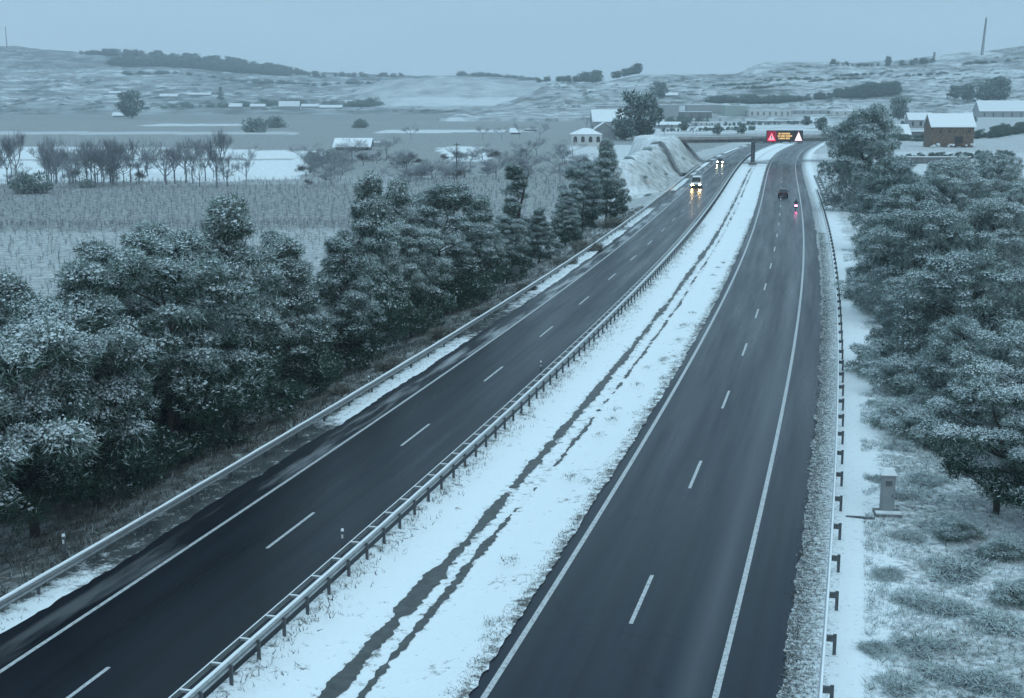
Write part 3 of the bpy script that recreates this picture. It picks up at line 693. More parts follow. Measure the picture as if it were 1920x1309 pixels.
def grove(name, label, pts, key, n, hpx, loc, seed):
    r = random.Random(seed); mb_ = []; me, tr, h, rad = KIND[key]; src = np.empty(len(me.vertices) * 3); me.vertices.foreach_get('co', src); src = src.reshape(-1, 3)
    mi = np.empty(len(me.polygons), np.int32); me.polygons.foreach_get('material_index', mi); V = []; MI = []; keep = np.arange(len(mi)) % 3 == seed % 3
    T = src.reshape(-1, 3, 3)[keep]
    for i in range(int(n * 1.7)):
        t = r.random(); k = t * (len(pts) - 1); j = min(int(k), len(pts) - 2); u = pts[j][0] + (pts[j+1][0] - pts[j][0]) * (k - j); v = pts[j][1] + (pts[j+1][1] - pts[j][1]) * (k - j)
        hp = (hpx[j] + (hpx[j+1] - hpx[j]) * (k - j)) * r.uniform(.25, 1.25)
        p = loc(u, v + r.uniform(-1, 1)); p[1] += r.uniform(-6, 6); zz = hp / F * p[1] / h; a = r.uniform(0, 6.28); c, s_ = math.cos(a), math.sin(a)
        q = T @ np.array([[c, s_, 0], [-s_, c, 0], [0, 0, 1]]) * zz + p - np.array([0, 0, zz * .6]); V.append(q.reshape(-1, 3)); MI.append(mi[keep])
    V = np.concatenate(V); me2 = fast_mesh(name, V, np.arange(len(V)).reshape(-1, 3), [M['needle'], M['half_frost'], M['frost'], M['half_frost']], np.concatenate(MI))
    o = bpy.data.objects.new(name, me2); col.objects.link(o); o['kind'] = 'stuff'; o['label'] = label; o['category'] = 'wood'
grove('distant_wood', 'dark wedge of trees on the middle skyline, left one of two', [(1045, 153), (1120, 154)], 'round', 22, [8, 19], right_hill, 1)
grove('distant_wood', 'small dark clump of trees on the middle skyline, right one of two', [(1148, 148), (1197, 138)], 'round', 18, [9, 15], right_hill, 2)
grove('distant_wood', 'low scrub left of the dark skyline wedge', [(1008, 155), (1030, 152)], 'round', 7, [7, 7], right_hill, 3)
grove('distant_wood', 'thin dark trees on the right skyline', [(1556, 120), (1600, 124), (1660, 124), (1700, 122), (1750, 117)], 'round', 34, [9, 4, 6, 10, 9], right_hill, 4)
grove('distant_wood', 'long dark hedge below the terraced hill, right', [(1500, 187), (1580, 184), (1630, 182), (1682, 176)], 'round', 60, [8, 14, 22, 20], right_hill, 5)
grove('distant_wood', 'dark scrub line behind the warehouses', [(1330, 192), (1420, 193), (1500, 190)], 'hedge', 40, [10, 13, 9], right_hill, 6)
grove('distant_wood', 'dark wood along the left skyline', [(150, 101), (215, 104), (340, 112), (430, 122), (520, 136), (600, 144), (760, 144)], 'round', 190, [5, 11, 12, 13, 12, 8, 6], left_hill, 7)
grove('distant_wood', 'thin wood on the left slope below the skyline', [(215, 122), (330, 124), (440, 134), (540, 142)], 'hedge', 130, [13, 16, 14, 8], left_hill, 8)
grove('distant_wood', 'hedges on the far left slope', [(230, 140), (330, 138), (480, 156), (600, 160), (700, 156)], 'hedge', 50, [6, 5, 7, 5, 5], left_hill, 9)
grove('distant_wood', 'trees among the far village houses', [(240, 205), (420, 200), (520, 198), (640, 200), (700, 200)], 'hedge', 34, [8, 9, 12, 9, 14], left_hill, 10)
grove('distant_wood', 'dark trees along the middle skyline ridge', [(860, 141), (930, 143), (1010, 150)], 'hedge', 40, [6, 5, 4], left_hill, 11)
gr0 = lambda u, v: ground(u, v)
for pts, h, n, lab in [([(1240, 246), (1420, 244)], [4, 5], 26, 'low scrub line behind the overpass, left'), ([(1330, 236), (1540, 232)], [5, 4], 26, 'low scrub line before the long white building'), ([(1250, 232), (1330, 230)], [9, 7], 12, 'dark scrub before the warehouse bays'), 
    ([(1664, 262), (1740, 266)], [9, 9], 14, 'scrub left of the barn'), ([(1830, 262), (1920, 250)], [12, 16], 16, 'scrub right of the barn'), ([(1690, 300), (1900, 296)], [8, 10], 26, 'scrub before the snow topped wall'), ([(1690, 236), (1830, 228)], [8, 8], 18, 'scrub behind the barn')]:
    grove('scrub_line', lab, pts, 'round', n * 2, [k * 1.2 for k in h], gr0, len(lab))
for k, (u, v) in enumerate([(1420, 165), (1560, 150), (1380, 160), (1600, 142), (1720, 142), (1850, 118), (1480, 150)]):
    grove('hillside_scrub', ['scrub line low on the terraced hill', 'scrub line at mid height of the terraced hill', 'scrub on the terrace edge left of the bare slope', 'scrub under the skyline trees at right', 'long scrub line under the mast hill', 'scrub at the foot of the mast', 'scrub across the bare face of the terraced hill'][k],
        [(u - 45, v + 2), (u, v), (u + 60, v - 4)], 'hedge', 22, [3, 4, 3], right_hill, 20 + k)

def scatter(name, label, n, u0, u1, vf, loc, hp, seed):
    r = random.Random(seed); pts = []
    me, tr, h, rad = KIND['hedge']; src = np.empty(len(me.vertices) * 3); me.vertices.foreach_get('co', src); T = src.reshape(-1, 3, 3)[seed % 7::7]
    V = []
    for i in range(n):
        u = r.uniform(u0, u1); a, b = vf(u); v = a + (b - a) * r.random(); m = r.choice([1, 1, 2, 4, 7])
        for j in range(m):
            p = loc(u + j * 4 * r.uniform(.6, 1.3), v - j * .35 + r.uniform(-.4, .4)); zz = hp * r.uniform(.4, 1.2) / F * p[1] / h; an = r.uniform(0, 6.28); c, q = math.cos(an), math.sin(an)
            V.append((T @ np.array([[c, q, 0], [-q, c, 0], [0, 0, .8]]) * zz + p - np.array([0, 0, zz * .4])).reshape(-1, 3))
    V = np.concatenate(V); o = bpy.data.objects.new(name, fast_mesh(name, V, np.arange(len(V)).reshape(-1, 3), [M['half_frost']])); col.objects.link(o); o['kind'] = 'stuff'; o['label'] = label; o['category'] = 'scrub'
_ru = [1000, 1200, 1400, 1500, 1700, 1850, 1930]; _rv = [160, 145, 135, 122, 120, 106, 98]
scatter('hillside_scrub', 'scattered low scrub over the terraced right hill', 260, 1010, 1930, lambda u: (np.interp(u, _ru, _rv), 205), right_hill, 3.6, 1)
scatter('hillside_scrub', 'scattered scrub and hedges over the far left slopes', 220, -20, 1000, lambda u: (150, 212), left_hill, 4.2, 2)
# bare trees in the valley
def bare_kind(seed, h, mats, **k): return bare_mesh(seed, h, mats, **k)
M['mid_twig'] = simple('hazy_twigs', (.17, .18, .195), .9)
BT = [bare_mesh(70, 8, [M['mid_twig']], .48), bare_mesh(71, 8, [M['mid_twig']], .36), bare_mesh(72, 8, [M['frost_twig']], .6)]
BS = [bare_mesh(75, 5, [M['frost_twig']], .8, 4, 4, .08), bare_mesh(76, 5, [M['twig']], .85, 4, 4, .08)]
def bare(u, vb, vt, k, label, group, p=None, ru=1.):
    p = ground(u, vb) if p is None else p; k_ = (ztop(p[1], vt) - p[2]) / 8.
    o = inst((BT + BS)[k], 'bare_tree', None, p, rng_.uniform(0, 6.28), (k_ * ru, k_ * ru, k_)); tag(o, label, 'tree', group); return o
for u, vb, vt, k, lab in [
 (35, 352, 276, 3, 'low bare tree at the left edge in front of the white field'), (88, 340, 262, 1, 'thin bare tree second from the left before the white field'), (105, 345, 258, 1, 'straight bare trunk just right of the second thin tree'),
 (150, 344, 276, 4, 'scrubby bare tree beside the dark hedge gap'), (215, 346, 262, 0, 'spreading bare tree with forked trunk before the white field'), (232, 345, 268, 2, 'frosted bare tree touching the forked one'),
 (255, 346, 284, 4, 'short bare tree right of the forked trunk'), (312, 347, 250, 0, 'darkest thick bare tree in front of the white field'), (328, 345, 262, 1, 'thin bare tree right of the darkest one'),
 (362, 344, 238, 2, 'tall pale bare tree whose crown tops the white field'), (385, 340, 250, 1, 'bare tree right of the tall pale one'), (420, 338, 275, 3, 'last low bare tree before the right end of the white field')]:
    bare(u, vb, vt, k, lab, 'bare trees in front of the white field', ru=1.25)
r_ = random.Random(3)
for k in range(64):
    u = r_.uniform(-30, 480); bare(u, r_.uniform(326, 352), r_.uniform(218, 285), r_.choice([0, 1, 2, 3, 2]), 'wispy bare tree in the thin row before the white field', 'wispy bare trees of the thin row', ru=1.0)
gl = 'frosted bare trees between the field and the house'
names = ['below the low white shed', 'in the thicket right of the white field', 'in the thicket above the second pine group', 'beside the utility pole', 'left of the slender cypress', 'behind the white house wall']
for i in range(84):
    u = r_.uniform(560, 1110); vb = r_.uniform(296, 352) if u < 900 else r_.uniform(290, 345)
    bare(u, vb, vb - r_.uniform(34, 66), r_.choice([2, 3, 3, 4, 2]), 'frosted bare tree in the thicket between the orchard and the houses', gl, ru=1.6)
for u, vb, vt, lab in [(770, 262, 222, 'thin poplar of the pair behind the thicket, left'), (905, 262, 222, 'bare poplar behind the white patch'), (940, 262, 226, 'second bare poplar behind the white patch'), (975, 262, 218, 'bare poplar left of the small white roof'), (1012, 262, 214, 'bare poplar right of the small white roof'),
    (1072, 210, 165, 'bare tree cluster left of the grey barn roof'), (1085, 214, 172, 'bare tree at the corner of the grey barn roof'), (1100, 240, 205, 'bare tree in front of the grey barn'), (1245, 255, 220, 'bare tree behind the left end of the overpass'), (1300, 250, 214, 'bare tree in front of the dark warehouse')]:
    bare(u, vb, vt, 2 if u < 1060 else 0, lab, 'bare trees near the houses', ru=1.1)
for u, vb, vt, lab in [(478, 248, 226, 'round dark bush in the plain, left one of two'), (518, 240, 222, 'round dark bush in the plain, right one of two'), (675, 240, 226, 'dark bush in the plain right of the low shed'), (590, 306, 288, 'dark evergreen bush at the right end of the white field'), (625, 304, 284, 'evergreen bush below the low white shed'), (60, 362, 330, 'dark bush at the left edge below the white field'), (165, 352, 338, 'long dark bush before the white field'),
    (1125, 200, 178, 'dark bush tree left of the warehouse roof strip')]:
    tree('round_bush', lab, 'hedge', u, vb, vt, 'dark bushes in the plain', .9)
# valley orchard: rows of bare little trees, far too many to count
def orchard():
    rng = np.random.default_rng(9); P = []
    for k in range(46):
        y0 = 128 + k * 4.6 if k < 30 else 266 + (k - 30) * 5
        x = np.arange(-170, 70, 1.35); x = x + rng.normal(size=len(x)) * .6; y = y0 + x * .05 + rng.normal(size=len(x)) * .12
        s, q = sq(x, y); ok = (q < -37) & (x > -.46 * y - 12) & (rng.random(len(x)) < .92); P.append(np.stack([x, y], 1)[ok])
    for yy in (214., 216., 217.5):
        x = np.arange(-130, 60, .8); x = x + rng.normal(size=len(x)) * .3; y = yy + x * .02 + rng.normal(size=len(x)) * .2; q = sq(x, y)[1]; P.append(np.stack([x, y], 1)[q < -37])
    P = np.concatenate(P); z = zt(P[:, 0], P[:, 1]); B = np.column_stack([P, z]); T = []; MI = []
    for j in range(12):
        n = len(B); h = rng.uniform(.2, 1.0, n); base = B + np.column_stack([rng.normal(size=n) * .05, rng.normal(size=n) * .05, h * (j > 0) * .8])
        D = rng.normal(size=(n, 3)) * (.45 if j else .05) + np.array([0, 0, 1.]); D /= np.linalg.norm(D, axis=1)[:, None]
        T.append(blades(base, D, rng.uniform(.4, 1.0, n), np.full(n, .04 if j else .07), rng)); MI.append((rng.random(n) < .62).astype(int))
    T = np.concatenate(T); o = bpy.data.objects.new('orchard', fast_mesh('orchard', T.reshape(-1, 3), np.arange(len(T) * 3).reshape(-1, 3), [M['twig'], M['frost_twig']], np.concatenate(MI)))
    col.objects.link(o); tag(o, 'rows of small bare orchard trees in the valley behind the pines', 'orchard', None, 'stuff')
orchard()

# ------------------------------------------------------------------ grass: verges, right slope, under the left pines
def grass(name, label, n, sfun, seed, L=(.25, .55), W=.035, nb=6, mats=('dry', 'frost', 'darkgrass'), pr=(.4, .3, .3), lean=.5, zoff=0.):
    rng = np.random.default_rng(seed); s, q = sfun(rng, n); p = C(s, q); z = zt(p[:, 0], p[:, 1]) if zoff is None else np.full(len(s), 0.) + zoff
    p[:, 2] = z; T = []; MI = []
    for _ in range(nb):
        k = len(p); D = rng.normal(size=(k, 3)) * lean + np.array([0, 0, 1.]); D[:, 2] = np.abs(D[:, 2]); D /= np.linalg.norm(D, axis=1)[:, None]
        T.append(blades(p + rng.normal(size=(k, 3)) * np.array([.09, .09, 0]), D, rng.uniform(*L, k), np.full(k, W) * rng.uniform(.7, 1.5, k), rng)); MI.append(rng.choice(3, k, p=pr))
    T = np.concatenate(T); o = bpy.data.objects.new(name, fast_mesh(name, T.reshape(-1, 3), np.arange(len(T) * 3).reshape(-1, 3), [M[m] for m in mats], np.concatenate(MI)))
    col.objects.link(o); tag(o, label, 'grass', None, 'stuff')
dens = lambda rng, n, s0, s1: s0 + (s1 - s0) * rng.random(n) ** 1.7
grass('verge_grass', 'frosted grass along the right asphalt edge', 12000, lambda r, n: (dens(r, n, -40, 150), 9.0 + 1.25 * r.beta(1.0, 1.5, n)), 1, (.06, .17), .02, 4, pr=(.10, .30, .60), lean=.8, zoff=.02)
grass('median_grass', 'dry grass poking through the snow by the double guardrail', 1500, lambda r, n: (dens(r, n, -40, 160), -8.0 + 1.5 * r.beta(1, 2.6, n)), 2, (.12, .34), .025, 4, pr=(.3, .25, .45), zoff=.02)
def clumps(r, n):
    m = n // 26; cs_, cq = dens(r, m, -40, 120), r.uniform(-2.9, -1.1, m); k = r.integers(0, m, n); return cs_[k] + r.normal(size=n) * .30, cq[k] + r.normal(size=n) * .16
grass('median_grass', 'sparse grass tips in the snow on the right side of the median', 1100, clumps, 3, (.06, .2), .022, 3, pr=(.3, .4, .3), zoff=.02)
def slope(r, n):
    s, q = dens(r, n * 3, -40, 130), 11.6 + 14 * r.random(n * 3) ** 1.25; p = C(s, q); k = vnoise(p[:, 0], p[:, 1], .38, 3) + .08 * (q > 13.5) > .40 + .14 * (q < 12.4); return s[k][:n], q[k][:n]
grass('median_grass', 'short dark grass along the asphalt edge of the median', 5000, lambda r, n: (dens(r, n, -40, 170), -.55 - .5 * r.beta(1, 2.2, n) - .15), 31, (.05, .15), .02, 4, pr=(.1, .25, .65), lean=.8, zoff=.02)
grass('verge_grass', 'short dark grass under the left guardrail', 2600, lambda r, n: (dens(r, n, -40, 200), r.uniform(-19.5, -17.75, n)), 32, (.05, .18), .022, 4, pr=(.15, .2, .65), lean=.8, zoff=.01)
grass('slope_grass', 'snowed grass and low brush on the right slope', 42000, slope, 4, (.10, .34), .022, 7, mats=('soft_snow', 'frost', 'darkgrass'), pr=(.42, .46, .12), lean=.85, zoff=None)
def under(r, n): return dens(r, n, -30, 190), -19.3 - 9 * r.random(n) ** 1.5
grass('undergrowth', 'dark grass under the left pines', 7000, under, 5, (.2, .6), .03, 6, pr=(.05, .09, .86), lean=.6, zoff=None)

def shrub_mesh(name, seed, r, mats, pr, L, W, n, up=.3):
    rng = np.random.default_rng(seed); m = 26; cc = unit(m, rng); cc[:, 2] = np.abs(cc[:, 2]); cc *= rng.uniform(.25, .85, m)[:, None] * np.array([1, 1, .6]) * r
    k = rng.integers(0, m, n); D = unit(n, rng); P = cc[k] + D * rng.uniform(.05, .30, n)[:, None] * r * np.array([1, 1, .8]); P[:, 2] = np.abs(P[:, 2])
    Dr = D + rng.normal(size=(n, 3)) * .8 + np.array([0, 0, up]); Dr /= np.linalg.norm(Dr, axis=1)[:, None]
    T = blades(P, Dr, rng.uniform(*L, n) * r, np.full(n, W), rng); mi = rng.choice(len(mats), n, p=pr)
    return fast_mesh(name, T.reshape(-1, 3), np.arange(n * 3).reshape(-1, 3), [M[m_] for m_ in mats], mi)
SH = [shrub_mesh('shrub', 80, 1., ('grey_leaf', 'frost', 'soft_snow'), (.10, .42, .48), (.10, .24), .03, 3600), shrub_mesh('shrub', 81, 1., ('darkgrass', 'frost', 'soft_snow'), (.12, .40, .48), (.12, .32), .026, 3600)]
for u, v, r, k, lab in [(1715, 1130, 1.0, 0, 'round snowed shrub in the middle of the right slope'), (1800, 1075, 1.5, 1, 'long bladed grass clump lying over on the right slope'), (1665, 1080, .8, 0, 'small dark shrub right of the guardrail, below the cabinet'),
    (1880, 1180, 1.3, 0, 'snowed shrub at the right edge near the bottom'), (1730, 1215, 1.0, 1, 'pale shrub low on the right slope'), (1640, 1220, .7, 0, 'small shrub beside the guardrail near the bottom'), (1850, 1290, 1.1, 1, 'shrub in the bottom right corner'),
    (1740, 905, 1.2, 0, 'shrub between the cabinet and the nearest snowy pine'), (1690, 840, 1.0, 1, 'pale shrub above the cabinet'), (1650, 760, 1.0, 0, 'shrub by the rail below the dark gap of the bank'), (1720, 780, 1.3, 1, 'wide low shrub left of the snow laden pine'), (1640, 665, 1.0, 0, 'violet grey shrub at the foot of the bank trees')]:
    p = ground(u, v); o = inst(SH[k], 'shrub', None, p, rng_.uniform(0, 6), (r * 1.25, r * 1.1, r * .62)); tag(o, lab, 'shrub', 'shrubs on the right slope')
TU = shrub_mesh('tussock', 85, 1., ('darkgrass', 'frost', 'dry'), (.24, .16, .60), (.14, .36), .03, 4200, .6)
for u, v, r, lab in [(730, 690, 1.0, 'pale dry tussock behind the left rail under the double topped pine'), (835, 632, 1.2, 'tan grass clump behind the left rail below the widest pine'), (905, 590, 1.0, 'tan grass clump behind the rail right of the widest pine'), (985, 545, 1.0, 'brownish bush behind the rail under the slender cypress'),
    (1100, 470, 1.7, 'fluffy tan bush behind the rail before the snowy bank'), (1150, 425, 1.9, 'tan bush at the near foot of the snowy bank'), (640, 735, .8, 'small tussock behind the rail, leftmost of the tan ones'), (1060, 495, 1.2, 'tan tussock between the cypress and the fluffy bush')]:
    p = ground(u, v); o = inst(TU, 'grass_tussock', None, p, rng_.uniform(0, 6), (r * 1.3, r * 1.3, r)); tag(o, lab, 'grass clump', 'tan tussocks behind the left rail')
for u, v, r, lab in [(1700, 1010, .9, 'low frosted shrub just below the cabinet slab'), (1760, 990, 1.0, 'low frosted shrub under the nearest snowy pine'), (1845, 1045, 1.0, 'low frosted shrub at the right edge above the grass clump'), (1690, 1290, .9, 'low frosted shrub at the bottom edge, left one of three'), (1770, 1270, 1.0, 'low frosted shrub at the bottom edge, middle one of three'), (1650, 900, .7, 'small shrub touching the left side of the cabinet'), (1690, 930, .8, 'small shrub touching the right side of the cabinet'), (1780, 1150, 1.1, 'flat shrub below the long bladed grass clump')]:
    p = ground(u, v); o = inst(SH[1], 'shrub', None, p, rng_.uniform(0, 6), (r * 1.2, r * 1.2, r * .55)); tag(o, lab, 'shrub', 'shrubs on the right slope')
bare_low = [(365, 790, 728, 'ivy grown dead trunk with snow in the shade below the pines'), (40, 985, 915, 'reddish bare shrub in the shade at the left edge'), (110, 985, 880, 'bare snow tipped sapling in the shade left')]
for u, vb, vt, lab in bare_low: bare(u, vb, vt, 4, lab, None)

# ------------------------------------------------------------------ snowy bank at the left end of the overpass
YB = 391.
def mound():
    s0, s1 = s_of_y(262, -20), s_of_y(YB + 14, -20); s = np.linspace(s0 - 6, s1, 90); qq = np.concatenate([np.linspace(-19.2, -30, 24), np.linspace(-31, -46, 9)]); V = []; A = []
    for a in s:
        e = float(sstep(s0 - 5, s0 + 7, a)); top = (5.4 + 2.0 * float(sstep(s0, s1, a))) * e
        for q in qq:
            t = float(sstep(-19.6, -28.5, q)); wd = 10 * float(sstep(s1 - 45, s1 - 10, a)); back = 1 - 1.15 * float(sstep(-30 - wd, -38 - wd * .7, q))
            n = float(vnoise([a], [q], .09)[0]) - .5; n2 = float(vnoise([a * .6], [q * 1.4], .9)[0]) - .5; p = C(a, q, 0); zb = zt1(p[0], p[1]) - .2
            p[2] = zb + (top - zb) * t * back * e + (n * .6 + n2 * .7) * t * e; V.append(p)
            A.append(.34 + .6 * n + 1.0 * n2 + .25 * float(sstep(.75, 1., t)) + .4 * (1 - abs(e - .5) * 2) * (t > .2))
    global MV; MV = np.array(V).reshape(-1, 3)
    me = grid_mesh('embankment', np.array(V).reshape(-1, 3), len(s), len(qq), [M['mound']], A); structure('embankment', me)
    mb = MB(); L = []
    for k in np.linspace(0, 1, 14):
        a = s_of_y(345 - 25 * k, -25); q = -28. + 8.7 * k; t = float(sstep(-19.6, -28.5, q)); n = float(vnoise([a], [q], .11)[0]) - .5
        zb = 0 if q > -20 else -.6; L.append(C(a, q, zb + (7.2 - zb) * t + n * .9 * t + .16))
    L += [C(s_of_y(320 + 14 * k, -19.4), -19.25, .12) for k in (.5, 1, 2, 3)]
    mb.tube(L, .55, 6); o = mb.build('drainage_channel', M['darkconcrete']); o['kind'] = 'structure'
mound(); BUSH = []
for q, y, r, lab in [(-22.5, 262, 1.2, 'bush at the near foot of the snowy bank, lowest one'), (-24.5, 272, 1.3, 'bush on the face of the snowy bank nearest the pines'), (-26., 295, 1.2, 'bush high on the snowy bank in the middle of its face'), (-23., 305, 1.0, 'bush low on the snowy bank beside the drain'), (-28.5, 320, 1.6, 'bush on the top edge of the snowy bank, middle'), (-29.5, 350, 1.6, 'bush on the top edge of the snowy bank close to the overpass'), (-29., 285, 1.5, 'bush on the top edge of the snowy bank, near end'), (-23.5, 362, 1.2, 'bush on the bank under the left end of the overpass')]:
    s_ = s_of_y(y, q); t = float(sstep(-19.6, -28.5, q)); pb = C(s_, q); pb[2] = MV[np.argmin(((MV[:, :2] - pb[:2]) ** 2).sum(1)), 2] - .1; BUSH.append((pb, r, lab))
# open ditch on the right verge
mb = MB()
for dq in (11.3, 12.25):
    mb.loft([np.stack([C(s, dq - .2, .03), C(s, dq - .2, .22), C(s, dq + .2, .22), C(s, dq + .2, .03)]) for s in np.arange(s_of_y(228, 11), s_of_y(320, 11), 4.)])
for s in np.arange(s_of_y(230, 11), s_of_y(318, 11), 9.): mb.box(C(s, 11.78, .12), (.95, .5, .2), 0, -heading(s))
o = mb.build('drainage_channel', M['darkconcrete']); o['kind'] = 'structure'

for p, r, lab in BUSH: o = inst(SH[0], 'bush', None, p, rng_.uniform(0, 6), (r, r, r * .8)); tag(o, lab, 'bush', 'bushes on the snowy bank')
# ------------------------------------------------------------------ overpass
ov = empty('overpass', (float(at(1400, 303, YB)[0]), YB, 0), 'low concrete road bridge crossing the motorway behind the message sign', 'bridge')
def rel(p): return np.asarray(p) - np.array(ov.location)
xl, xr = at(1236, 268, YB)[0], at(1600, 262, YB)[0]; zl, zr = 5.3, 6.15
def deck(y0, y1, za, zb, name, mat, x0=None, x1=None):
    x0 = xl if x0 is None else x0; x1 = xr if x1 is None else x1; V = []
    f = lambda x: zl + (zr - zl) * (x - xl) / (xr - xl)
    for x in (x0, (x0 + x1) / 2, x1): V.append([rel((x, y0, f(x) + za)), rel((x, y1, f(x) + za)), rel((x, y1, f(x) + zb)), rel((x, y0, f(x) + zb))])
    return MB().loft(V).build(name, mat, ov)
deck(YB + .4, YB + 10, .0, .95, 'girder', M['darkconcrete']); deck(YB, YB + 10.4, .95, 1.55, 'deck_slab', M['concrete']); deck(YB + .8, YB + 9.6, 1.553, 1.66, 'deck_snow', M['snow'])
for y in (YB + .12, YB + 10.1):
    deck(y, y + .22, 1.555, 1.85, 'parapet_kerb', M['concrete'])
    for z in (2.2, 2.55): deck(y + .06, y + .14, z, z + .08, 'parapet_rail', M['metal'])
    pm = MB().box((0, 0, .5), (.07, .07, .95)).mesh('parapet_post', [M['metal']])
    for x in np.arange(xl + .5, xr, 3.): inst(pm, 'parapet_post', ov, rel((x, y + .1, zl + (zr - zl) * (x - xl) / (xr - xl) + 1.7)))
for p in (at(1411, 300, YB + 5), C(s_of_y(YB + 5, 21.), 21.)):
    mb = MB(); mb.cyl((p[0], p[1], 2.7), .55, 6.0); mb.v = [rel(v) for v in mb.v]; mb.build('pier', M['concrete'], ov, True)

# ------------------------------------------------------------------ message sign on its gantry
VP = G(1411, 309); VY = float(VP[1])
gt = empty('message_sign', VP, 'lit road message sign with two warning triangles on a dark mast over the right carriageway', 'road sign')
mb = MB(); W_ = .42
for a in (-1, 1):
    for b in (-1, 1): mb.tube([(a * W_, b * W_, 0), (a * W_, b * W_, 6.4)], .11, 5)
for k in range(8):
    z0, z1 = k * .8, k * .8 + .8
    for a, b in (((-1, -1), (1, -1)), ((1, -1), (1, 1)), ((1, 1), (-1, 1)), ((-1, 1), (-1, -1))):
        mb.tube([(a[0] * W_, a[1] * W_, z0), (b[0] * W_, b[1] * W_, z1)], .06, 4); mb.tube([(a[0] * W_, a[1] * W_, z1), (b[0] * W_, b[1] * W_, z1)], .05, 4)
    mb.box((0, 0, z0 + .4), (.5, .5, .3))
mb.build('mast', M['darkmetal'], gt)
MB().box((0, 0, .18), (2.0, 2.0, .5)).box((0, 0, .45), (9.5, .25, .28)).build('plinth_and_bar', M['darkconcrete'], gt)  # square base block with a long low dark bar across it
L_, Rr_, B_, T_ = [float(at(u, 265, VY - 1)[0] - VP[0]) for u in (1437, 1505)] + [ztop(VY - 1, 266.5), ztop(VY - 1, 244.5)]
mb = MB()
for zz in (6.1, 7.5):
    for y in (-.35, .35): mb.tube([(-.3, y, zz), (Rr_ + .2, y, zz)], .10, 5)
for k in range(12):
    x0 = -.3 + k * (Rr_ + .5) / 12; x1 = x0 + (Rr_ + .5) / 12
    for y in (-.35, .35): mb.tube([(x0, y, 6.1 if k % 2 else 7.5), (x1, y, 7.5 if k % 2 else 6.1)], .05, 4)
mb.build('arm', M['darkmetal'], gt)
hs = MB().box(((L_ + Rr_) / 2, -.75, (B_ + T_) / 2), (Rr_ - L_, .55, T_ - B_)).build('housing', simple('sign_housing', (.018, .017, .02), .5), gt)
MB().box(((L_ + Rr_) / 2, -.75, T_ + .07), (Rr_ - L_, .6, .14)).build('snow_cap', M['snow'], hs)
def glow(name, c, s): return simple(name, tuple(x * .3 for x in c), .5, 0, 1, 0, c, s)
RED = glow('red_leds', (1, .04, .08), 1.4); WHITE = glow('white_leds', (1, .9, .95), 1.3); AMBER = glow('amber_leds', (1, .62, .22), .9); DIM = glow('dim_red_leds', (.5, .01, .06), .30)
PINK = glow('pink_leds', (1, .55, .68), .8)
def tri(mb, cx, cz, w, h, y, d=.04, m=0):
    mb.add([(cx - w/2, y, cz - h/2), (cx + w/2, y, cz - h/2), (cx, y, cz + h/2), (cx - w/2, y + d, cz - h/2), (cx + w/2, y + d, cz - h/2), (cx, y + d, cz + h/2)], [(0, 1, 2), (0, 3, 4, 1), (1, 4, 5, 2), (2, 5, 3, 0)], m)
H_ = T_ - B_; zc_ = (B_ + T_) / 2; Y0 = -1.03
lp = MB().box((L_ + 1.45, Y0 - .01, zc_), (2.6, .06, H_ * .92)).build('pictogram_panel', DIM, gt)
mb = MB(); tri(mb, L_ + 1.4, zc_ - .1, 2.3, 2.3, Y0 - .10); mb.build('warning_triangle', RED, lp)
mb = MB(); tri(mb, L_ + 1.4, zc_ - .15, 1.7, 1.75, Y0 - .15); mb.build('triangle_face', PINK, lp)
mb = MB(); mb.box((L_ + 1.4, Y0 - .19, zc_ - .05), (.26, .04, .6)).box((L_ + 1.4, Y0 - .19, zc_ - .62), (.26, .04, .2)); mb.build('exclamation_mark', M['dark_open'], lp)
rpn = MB().box((Rr_ - 1.25, Y0 - .01, zc_), (2.3, .06, H_ * .92)).build('pictogram_panel', M['dark_open'], gt)
mb = MB(); tri(mb, Rr_ - 1.25, zc_, 2.2, 2.6, Y0 - .10); mb.build('warning_triangle', PINK, rpn)
mb = MB(); tri(mb, Rr_ - 1.25, zc_ - .03, 1.8, 2.2, Y0 - .15); mb.build('triangle_face', WHITE, rpn)
tp = MB().box(((L_ + Rr_) / 2 + .1, Y0 - .01, zc_), (4.6, .06, H_ * .92)).build('text_panel', M['dark_open'], gt)
mb = MB(); rr_ = random.Random(4)
for row in range(3):
    x = (L_ + Rr_) / 2 - (1.7 if row != 1 else 1.9)
    while x < (L_ + Rr_) / 2 + (1.5 if row != 1 else 2.1):
        w = rr_.choice([.16, .2, .2, .24]); mb.box((x, Y0 - .06, zc_ + .72 - row * .66), (w, .04, .46)); x += w + .09 + (.16 if rr_.random() < .15 else 0)
mb.build('amber_text', AMBER, tp)

